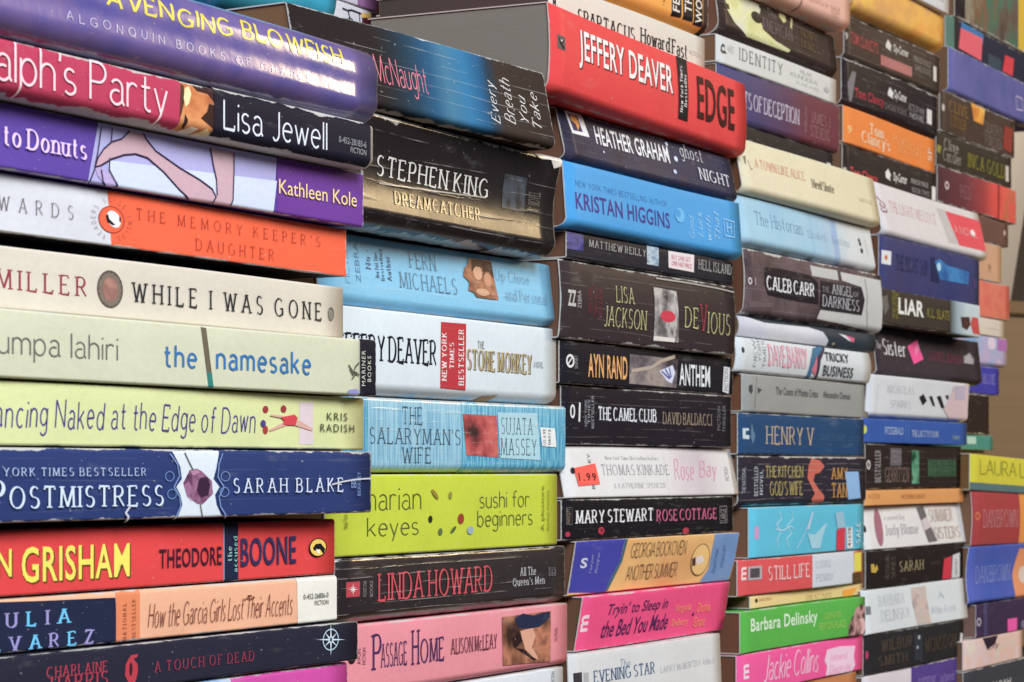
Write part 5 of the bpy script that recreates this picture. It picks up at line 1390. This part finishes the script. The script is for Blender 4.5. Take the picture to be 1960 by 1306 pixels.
         ('g', (196, 164, 62), e4([(105, 1062), (130, 1060), (135, 1095), (150, 1062), (160, 1100), (140, 1130), (108, 1125)])), ('s', 'BESTSELLING', 'serif', (110, 100, 92), 1693, 1700, 1696, 1062, 1108, dict(rot=90)), ('s', 'SERIES', 'serif', (110, 100, 92), 1704, 1711, 1708, 1066, 1106, dict(rot=90)),
         ('t', 'SARAH', 'serif', (168, 152, 116), 1720, 1768, 1730, 1074, 1094), ('s', 'A NOVEL', 'serif', (90, 80, 76), 1780, 1800, 1790, 1074, 1081), ('g', (206, 36, 62), e4([(685, 1020), (745, 995), (740, 1185), (668, 1188)])), ('g', (212, 212, 218), e4([(752, 990), (805, 970), (805, 1172), (742, 1182)])), ('s', 'HISTORY', 'sans', (60, 60, 70), 1828, 1833, 1830, 1070, 1100, dict(rot=90))])),
    ('white paperback with pale grey author name and muted picture strip across its middle', (212, 218, 224), 1652, 1852,
     dict(dy=-.001, rt=.001, rb=.0012, lean=.002, wear=.006, items=[
         ('b', (120, 124, 136), 1659, 1669, 1664, 1161, 1177), ('a', 'BARBARA', 'serifl', (188, 194, 204), 1685, 1737, 1695, 1140, 1160, dict(tr=-.06)), ('a', 'DELINSKY', 'serifl', (188, 194, 204), 1688, 1744, 1695, 1168, 1190, dict(tr=-.06)),
         ('p', [(150, 150, 144), (190, 186, 178), (206, 182, 178), (120, 120, 124)], e5([(545, 420), (680, 400), (680, 500), (705, 745), (580, 765), (545, 560)]), dict(sc=40)), ('s', 'A', 'sans', (190, 200, 210), 1800, 1812, 1806, 1132, 1146), ('t', 'Within Reach', 'script', (196, 204, 212), 1786, 1830, 1800, 1158, 1174)])),
    ('black paperback with two rows of dull brown capitals, above a white and purple one', (46, 44, 47), 1653, 1846,
     dict(rt=.0012, rb=.0012, wear=.008, items=[
         ('a', 'WILBUR', 'serifb', (82, 70, 60), 1685, 1744, 1695, 1224, 1247), ('a', 'SMITH', 'serifb', (82, 70, 60), 1681, 1736, 1695, 1254, 1274), ('g', (54, 58, 66), e5([(525, 850), (610, 860), (605, 1100), (530, 1100)])), ('e', (180, 190, 200), 1757, 1220, 2, 4), ('e', (160, 170, 180), 1754, 1239, 2, 3), ('e', (176, 50, 100), 1659, 1254, 3, 8), ('t', 'MONSOON', 'serifb', (82, 70, 60), 1768, 1831, 1780, 1220, 1248), ('g', (196, 196, 200), e5([(975, 840), (1000, 850), (985, 1040), (960, 1040)]))])),
    ('paperback half white and half purple at the bottom of the fifth stack', (214, 206, 216), 1650, 1838,
     dict(rt=.001, rb=.001, items=[('b', (82, 60, 138), 1745, 1838), ('t', 'summer', 'sans', (130, 110, 180), 1758, 1791, 1770, 1296, 1310), ('t', 'island', 'sans', (130, 110, 180), 1798, 1824, 1810, 1286, 1304)])),
])

G6 = 'books in the sixth stack'
stack(G6, 1870, 0.05, [-90, 55, 117, 200, 278, 340, 409, 459, 534, 605, 640, 699, 754, 832, 862], [
    ('paperback with a brown and green painted jungle spine at the top of the sixth stack', (112, 96, 84), 1828, 2030,
     dict(rt=.001, rb=.0016, items=[('p', [(76, 62, 56), (104, 90, 82), (74, 116, 98), (126, 94, 72), (146, 142, 126), (84, 70, 64)], 1848, 2030, dict(sc=26)), ('b', (38, 30, 40), 1828, 1848), ('b', (216, 180, 50), 1948, 1990)])),  # near-black left band paints the shaded gap beside this spine
    ('dark navy paperback with a coral red square and a teal strip', (42, 44, 66), 1808, 2006,
     dict(dy=.002, rt=.0012, rb=.0014, items=[('b', (86, 126, 116), 1808, 1825), ('b', (50, 40, 46), 1825, 1832), ('g', (46, 116, 176), e1([(880, 150), (1030, 235), (1025, 300), (870, 210)])), ('g', (226, 90, 108), e1([(872, 190), (1022, 262), (1012, 412), (858, 325)])), ('b', (60, 74, 90), 1890, 1916, 1903, 108, 132), ('g', (210, 46, 62), e1([(1178, 372), (1240, 400), (1230, 515), (1160, 482)]))])),
    ('periwinkle blue paperback with a small white frame near its right end', (98, 98, 166), 1814, 1990,
     dict(dy=-.002, rt=.001, rb=.003, pal=[(76, 86, 150), (98, 98, 166), (106, 102, 164)], pscale=16, items=[('l', (214, 196, 226), .7, e1([(1255, 648), (1298, 670), (1303, 748), (1258, 738), (1255, 648)]))])),
    ('brown paperback with two gold words and a small sunset picture', (78, 62, 54), 1797, 1942,
     dict(rt=.001, rb=.001, rough=.36, items=[('e', (206, 196, 186), 1804, 206, 2.5, 7), ('a', 'CLIVE', 'serifb', (140, 104, 46), 1815, 1852, 1830, 197, 220), ('a', 'CUSSLER', 'serifb', (140, 104, 46), 1818, 1848, 1830, 224, 246), ('p', [(190, 80, 30), (232, 160, 50), (240, 190, 70), (206, 100, 40)], e1([(945, 692), (1045, 735), (1030, 845), (965, 815)]), dict(sc=60)), ('t', 'DEATH IS', 'serifl', (160, 148, 140), 1886, 1920, 1900, 238, 258), ('t', 'FOREVER', 'serifl', (160, 148, 140), 1886, 1918, 1900, 262, 282), ('g', (146, 56, 44), e1([(1175, 850), (1232, 872), (1222, 1040), (1165, 1000)]))])),
    ('dark olive paperback with grey author name and mustard title in the sixth stack', (62, 54, 46), 1793, 1935,
     dict(rt=.001, rb=.0014, items=[('g', (150, 140, 60), e1([(725, 975), (755, 990), (740, 1040), (722, 1020)])), ('a', 'Clive', 'serifb', (150, 146, 142), 1808, 1836, 1820, 268, 290), ('a', 'Cussler', 'serifb', (150, 146, 142), 1806, 1840, 1820, 288, 312), ('t', 'INCA GOLD', 'serif', (148, 142, 50), 1852, 1921, 1880, 302, 330), ('d', (206, 196, 190), 1923, 1929, 1926, 318, 348)])),
    ('maroon paperback glowing red towards its right end', (88, 52, 60), 1796, 1944,
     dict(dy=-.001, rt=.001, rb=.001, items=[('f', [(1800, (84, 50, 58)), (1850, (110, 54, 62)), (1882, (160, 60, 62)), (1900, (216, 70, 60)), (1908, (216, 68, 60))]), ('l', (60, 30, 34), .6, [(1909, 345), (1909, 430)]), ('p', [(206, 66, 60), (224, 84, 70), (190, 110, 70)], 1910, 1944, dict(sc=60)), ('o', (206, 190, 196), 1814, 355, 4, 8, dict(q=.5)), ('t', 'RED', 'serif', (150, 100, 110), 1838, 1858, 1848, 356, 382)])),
    ('small brown paperback in the narrow part of the sixth stack', (112, 80, 72), 1790, 1932, dict(rt=.0014, rb=.0014, items=[('e', (206, 176, 170), 1925, 446, 2, 5)])),
    ('tan paperback with a small dark mark above the coral one', (206, 160, 130), 1780, 1915, dict(rt=.001, rb=.001, items=[('s', 'M', 'sans', (120, 84, 70), 1892, 1896, 1894, 506, 522)])),
    ('coral red paperback above a thin cream one in the narrow part of the sixth stack', (214, 102, 84), 1785, 1930, dict(rt=.0012, rb=.001, pal=[(210, 90, 80), (218, 120, 96), (206, 96, 76)], pscale=40, items=[])),
    ('thin cream book under the coral red one', (216, 206, 196), 1780, 1922, dict(rt=.0008, rb=.0008, items=[('l', (176, 166, 156), .4, [(1890, 628), (1915, 632)])])),
    ('sky blue and lilac paperback in the narrow part of the sixth stack', (128, 166, 212), 1784, 1925, dict(rt=.001, rb=.003, pal=[(110, 160, 214), (150, 176, 216), (190, 170, 210), (214, 216, 222)], pscale=30, items=[('e', (220, 206, 226), 1898, 658, 7, 12), ('b', (176, 110, 180), 1908, 1925, 1916, 645, 672)])),
    ('ultramarine paperback near the wooden panel', (58, 54, 170), 1776, 1914, dict(rt=.001, rb=.001, items=[('t', 'BLUE', 'serif', (140, 136, 206), 1882, 1906, 1894, 716, 736)])),
    ('dark umber paperback above the teal one', (52, 40, 38), 1768, 1894, dict(rt=.001, rb=.001)),
    ('teal paperback with a pale gleam above the yellow one', (72, 140, 134), 1772, 1902, dict(rt=.002, rb=.001, pages=(90, 80, 60), items=[('b', (176, 206, 206), 1850, 1868, 1860, 836, 850)])),  # pale band paints the gleam into the cover colour
])

G7 = 'books in the seventh stack'
stack(G7, 1900, -.004, [868, 938, 1043, 1153, 1217, 1273, 1335], [
    ('lemon yellow paperback with a slate lower edge at the far right', (210, 202, 48), 1856, 2050, dict(tilt=1.6, rt=.001, rb=.001, wear=.004, pages=(120, 88, 50), items=[('b', (92, 120, 124), 1856, 2050, 1900, 926, 945), ('a', 'LAURA LIPPMAN', 'tall', (128, 128, 50), 1876, 2030, 1920, 883, 912, dict(tr=-.1))])),
    ('brick red paperback with an orange right end at the far right', (160, 58, 62), 1862, 2050, dict(tilt=.7, rt=.001, rb=.0014, hollow=-.001, wear=.004, pal=[(150, 56, 66), (170, 58, 60), (164, 66, 62)], pscale=12, items=[('b', (228, 146, 62), 1951, 2050), ('o', (206, 110, 76), 1872, 988, 5, 8, dict(q=.5)), ('a', 'DAN BROWN', 'serifl', (206, 150, 156), 1882, 1947, 1895, 976, 1010, dict(tr=-.12))])),
    ('cornflower blue paperback with an orange right end at the far right', (70, 92, 184), 1856, 2050, dict(tilt=.4, rt=.001, rb=.003, hollow=.002, wear=.004, pal=[(48, 80, 178), (72, 92, 184), (96, 100, 180)], pscale=10, items=[('g', (232, 150, 100), [(1950, 1050), (2050, 1050), (2050, 1150), (1943, 1150), (1940, 1100)]), ('e', (226, 206, 196), 1960, 1100, 8, 16), ('a', 'DAN BROWN', 'serifl', (150, 166, 220), 1872, 1936, 1885, 1084, 1116, dict(tr=-.12))])),
    ('aubergine paperback with a square neon pink sticker', (66, 50, 78), 1870, 2050, dict(rt=.001, rb=.001, wear=.004, pages=(128, 98, 92), items=[('o', (190, 186, 200), 1876, 1191, 4, 8, dict(q=.6)), ('b', (76, 70, 110), 1885, 1892), ('k', (236, 80, 170), 1930, 1947, 1938, 1184, 1212), ('e', (120, 110, 140), 1958, 1195, 4, 8)])),
    ('pale floral paperback in cream and blush under the aubergine one', (220, 206, 196), 1842, 1958, dict(rt=.001, rb=.001, wear=.004, pal=[(214, 206, 196), (226, 190, 176), (222, 196, 200), (224, 214, 200)], pscale=40, items=[('g', (50, 40, 56), [(1876, 1216), (1910, 1216), (1904, 1232), (1888, 1244), (1882, 1230)]), ('s', 'Lily', 'script', (60, 50, 60), 1889, 1912, 1900, 1230, 1245)])),
    ('charcoal paperback at the bottom right corner', (66, 68, 76), 1842, 2040, dict(rt=.001, rb=.001, items=[('t', 'SARAH', 'sans', (206, 206, 210), 1898, 1935, 1915, 1302, 1315)])),
])

# ------------------------------------------------------------------ books standing behind the front row, seen past the turquoise one
z_top2 = COLS[1][1][1]
dW = wall_pt(700, .118)[1]
zw = [(HY - y) / FPX * dW for y in (-40, 17, 66)]
Book('white paperback with a black bird drawing lying behind the second stack', 'books behind the front stacks', (214, 212, 220), 575, 716, zw[2], zw[1], Y=.118, rt=.001, rb=.001, items=[
    ('l', (40, 36, 44), .9, [(653, 17), (664, 21), (672, 20), (684, 24), (694, 27)]), ('l', (40, 36, 44), .9, [(664, 20), (668, 36), (662, 38)]), ('l', (40, 36, 44), .9, [(668, 36), (674, 39)]), ('l', (40, 36, 44), .7, [(688, 26), (690, 46)]),
    ('g', (90, 34, 44), [(694, 34), (716, 34), (716, 60), (694, 60)]), ('g', (236, 190, 92), [(692, 25), (712, 26), (712, 34), (693, 34)])])
Book('mauve paperback on the white one behind the second stack', 'books behind the front stacks', (150, 100, 150), 560, 754, zw[1], zw[0], Y=.118, rt=.001, rb=.001, items=[('b', (206, 200, 214), 560, 684)])

# ------------------------------------------------------------------ what they stand on and what is behind
def slab(name, x0, x1, y0, y1, z0, z1, m, parent=None, bev=.0015, kind=None):
    bm = bmesh.new()
    bmesh.ops.create_cube(bm, size=1)
    for v in bm.verts:
        v.co = (x0 + (v.co.x + .5) * (x1 - x0), y0 + (v.co.y + .5) * (y1 - y0), z0 + (v.co.z + .5) * (z1 - z0))
    if bev:
        bmesh.ops.bevel(bm, geom=bm.edges[:], offset=bev, segments=2, affect='EDGES')
    me = bpy.data.meshes.new(name)
    bm.to_mesh(me)
    bm.free()
    me.materials.append(m)
    o = bpy.data.objects.new(name, me)
    COL.objects.link(o)
    if parent:
        o.parent = parent
    if kind:
        o['kind'] = kind
    return o


def surface(name, c1_, c2_, scale, rough=.6, bump=.2):
    m = bpy.data.materials.new(name)
    m.use_nodes = True
    nt = m.node_tree
    b = nt.nodes['Principled BSDF']
    tc = N(nt, 'ShaderNodeTexCoord')
    mp = N(nt, 'ShaderNodeMapping')
    mp.inputs['Scale'].default_value = scale
    nt.links.new(tc.outputs['Object'], mp.inputs[0])
    n = noise(nt, mp.outputs[0], 1.0, 5.0, .6)
    f = M(nt, 'MULTIPLY', M(nt, 'SUBTRACT', n, .32), 2.6, clamp=True)
    nt.links.new(mixc(nt, f, lin(c1_), lin(c2_)), b.inputs['Base Color'])
    b.inputs['Roughness'].default_value = rough
    bp = N(nt, 'ShaderNodeBump')
    bp.inputs['Strength'].default_value = bump
    bp.inputs['Distance'].default_value = .002
    nt.links.new(n, bp.inputs['Height'])
    nt.links.new(bp.outputs[0], b.inputs['Normal'])
    return m


wood = surface('brown_wood', (104, 78, 52), (136, 106, 74), (3, 3, 60), .55)
wall_m = surface('beige_wall_paint', (186, 174, 160), (196, 184, 170), (2, 2, 2), .85, .05)
dark_m = surface('dark_wood', (44, 30, 30), (62, 44, 42), (4, 4, 40), .5)

low = min(b.zb for b in BOOKS)
base_z = Z0 + low - .01
slab('shelf', -.75, 1.6, -.06, .5, base_z - .03, base_z, wood, kind='structure')
for bs, zz in COLS:                                     # each stack continues down to the shelf board below the frame
    b = bs[-1]
    h = Z0 + b.zb - .0003
    if h - base_z > .002:
        slab('shelf_step', b.p0[0] + .004, b.p0[0] + b.L - .004, b.p0[1] + .004, b.p0[1] + b.W - .004, base_z + .0003, h, wood, kind='structure')
bb = BOOKS[-2]
slab('shelf_step', bb.p0[0] + .002, bb.p0[0] + bb.L - .002, bb.p0[1] + .003, bb.p0[1] + bb.W, base_z + .0003, Z0 + bb.zb - .0005, dark_m, kind='structure')

slab('back_wall', -2.5, 6.0, .75, .85, -.2, 3.2, wall_m, kind='structure', bev=0)
slab('floor', -3, 6.5, -3.5, .75, -.25, -.2, surface('floor_boards', (96, 80, 66), (120, 100, 84), (2, 30, 2)), kind='structure', bev=0)

# wooden cabinet and dark post seen at the right edge, beyond the stacks
def ray(u, D):
    k = (u - CX) / FPX
    return (CAM[0] + D * (k * RV[0] + FV[0]), CAM[1] + D * (k * RV[1] + FV[1]))


D = 2.0
p = ray(1880, D)
q = ray(2080, D)
cz = Z0 + (HY - 578) / FPX * D
cab = bpy.data.objects.new('wooden_cabinet', None)
COL.objects.link(cab)
cab.location = (p[0], p[1], -.2)
cab.rotation_euler = (0, 0, math.radians(-28))
cab['label'] = 'brown wood grained cabinet side beyond the stacks at the right edge'
cab['category'] = 'cabinet'
slab('side_panel', -.10, .5, -.02, .0, 0.0, cz + .2 - .012, surface('cabinet_wood', (128, 104, 77), (136, 111, 83), (1.2, 1.2, 70), .5), cab)
slab('top_board', -.10, .5, -.024, .4, cz + .2 - .0118, cz + .2, wood, cab)
slab('back_panel', -.10, .5, .38, .4, 0.0, cz + .2 - .013, wood, cab)

D = 2.35
p = ray(1957, D)
post = slab('upright_post', 0, .09, 0, .06, 0, .11, dark_m)
post.location = (p[0], p[1], Z0 + (HY - 582) / FPX * D)
post.rotation_euler = (0, math.radians(9), math.radians(-60))
post['label'] = 'dark upright post at the right edge above the wooden cabinet'
post['category'] = 'post'

for (ca, za), (cb, zb_) in zip(COLS[:-1], COLS[1:]):     # neighbouring stacks must not run into each other
    for a in ca:
        for b in cb:
            if min(a.zb + a.T, b.zb + b.T) - max(a.zb, b.zb) > .0005:
                ov = (a.p0[0] + a.L) - b.p0[0]
                if ov > 0.0005 and abs(a.ang) + abs(b.ang) < .2:
                    print('OVERLAP %.1f mm: %s | %s' % (ov * 1000, a.o['label'][:40], b.o['label'][:40]))
for bs, zz in COLS:
    print('LEN', ['%.0f' % (b.L * 1000) for b in bs], 'T', ['%.0f' % (b.T * 1000) for b in bs])
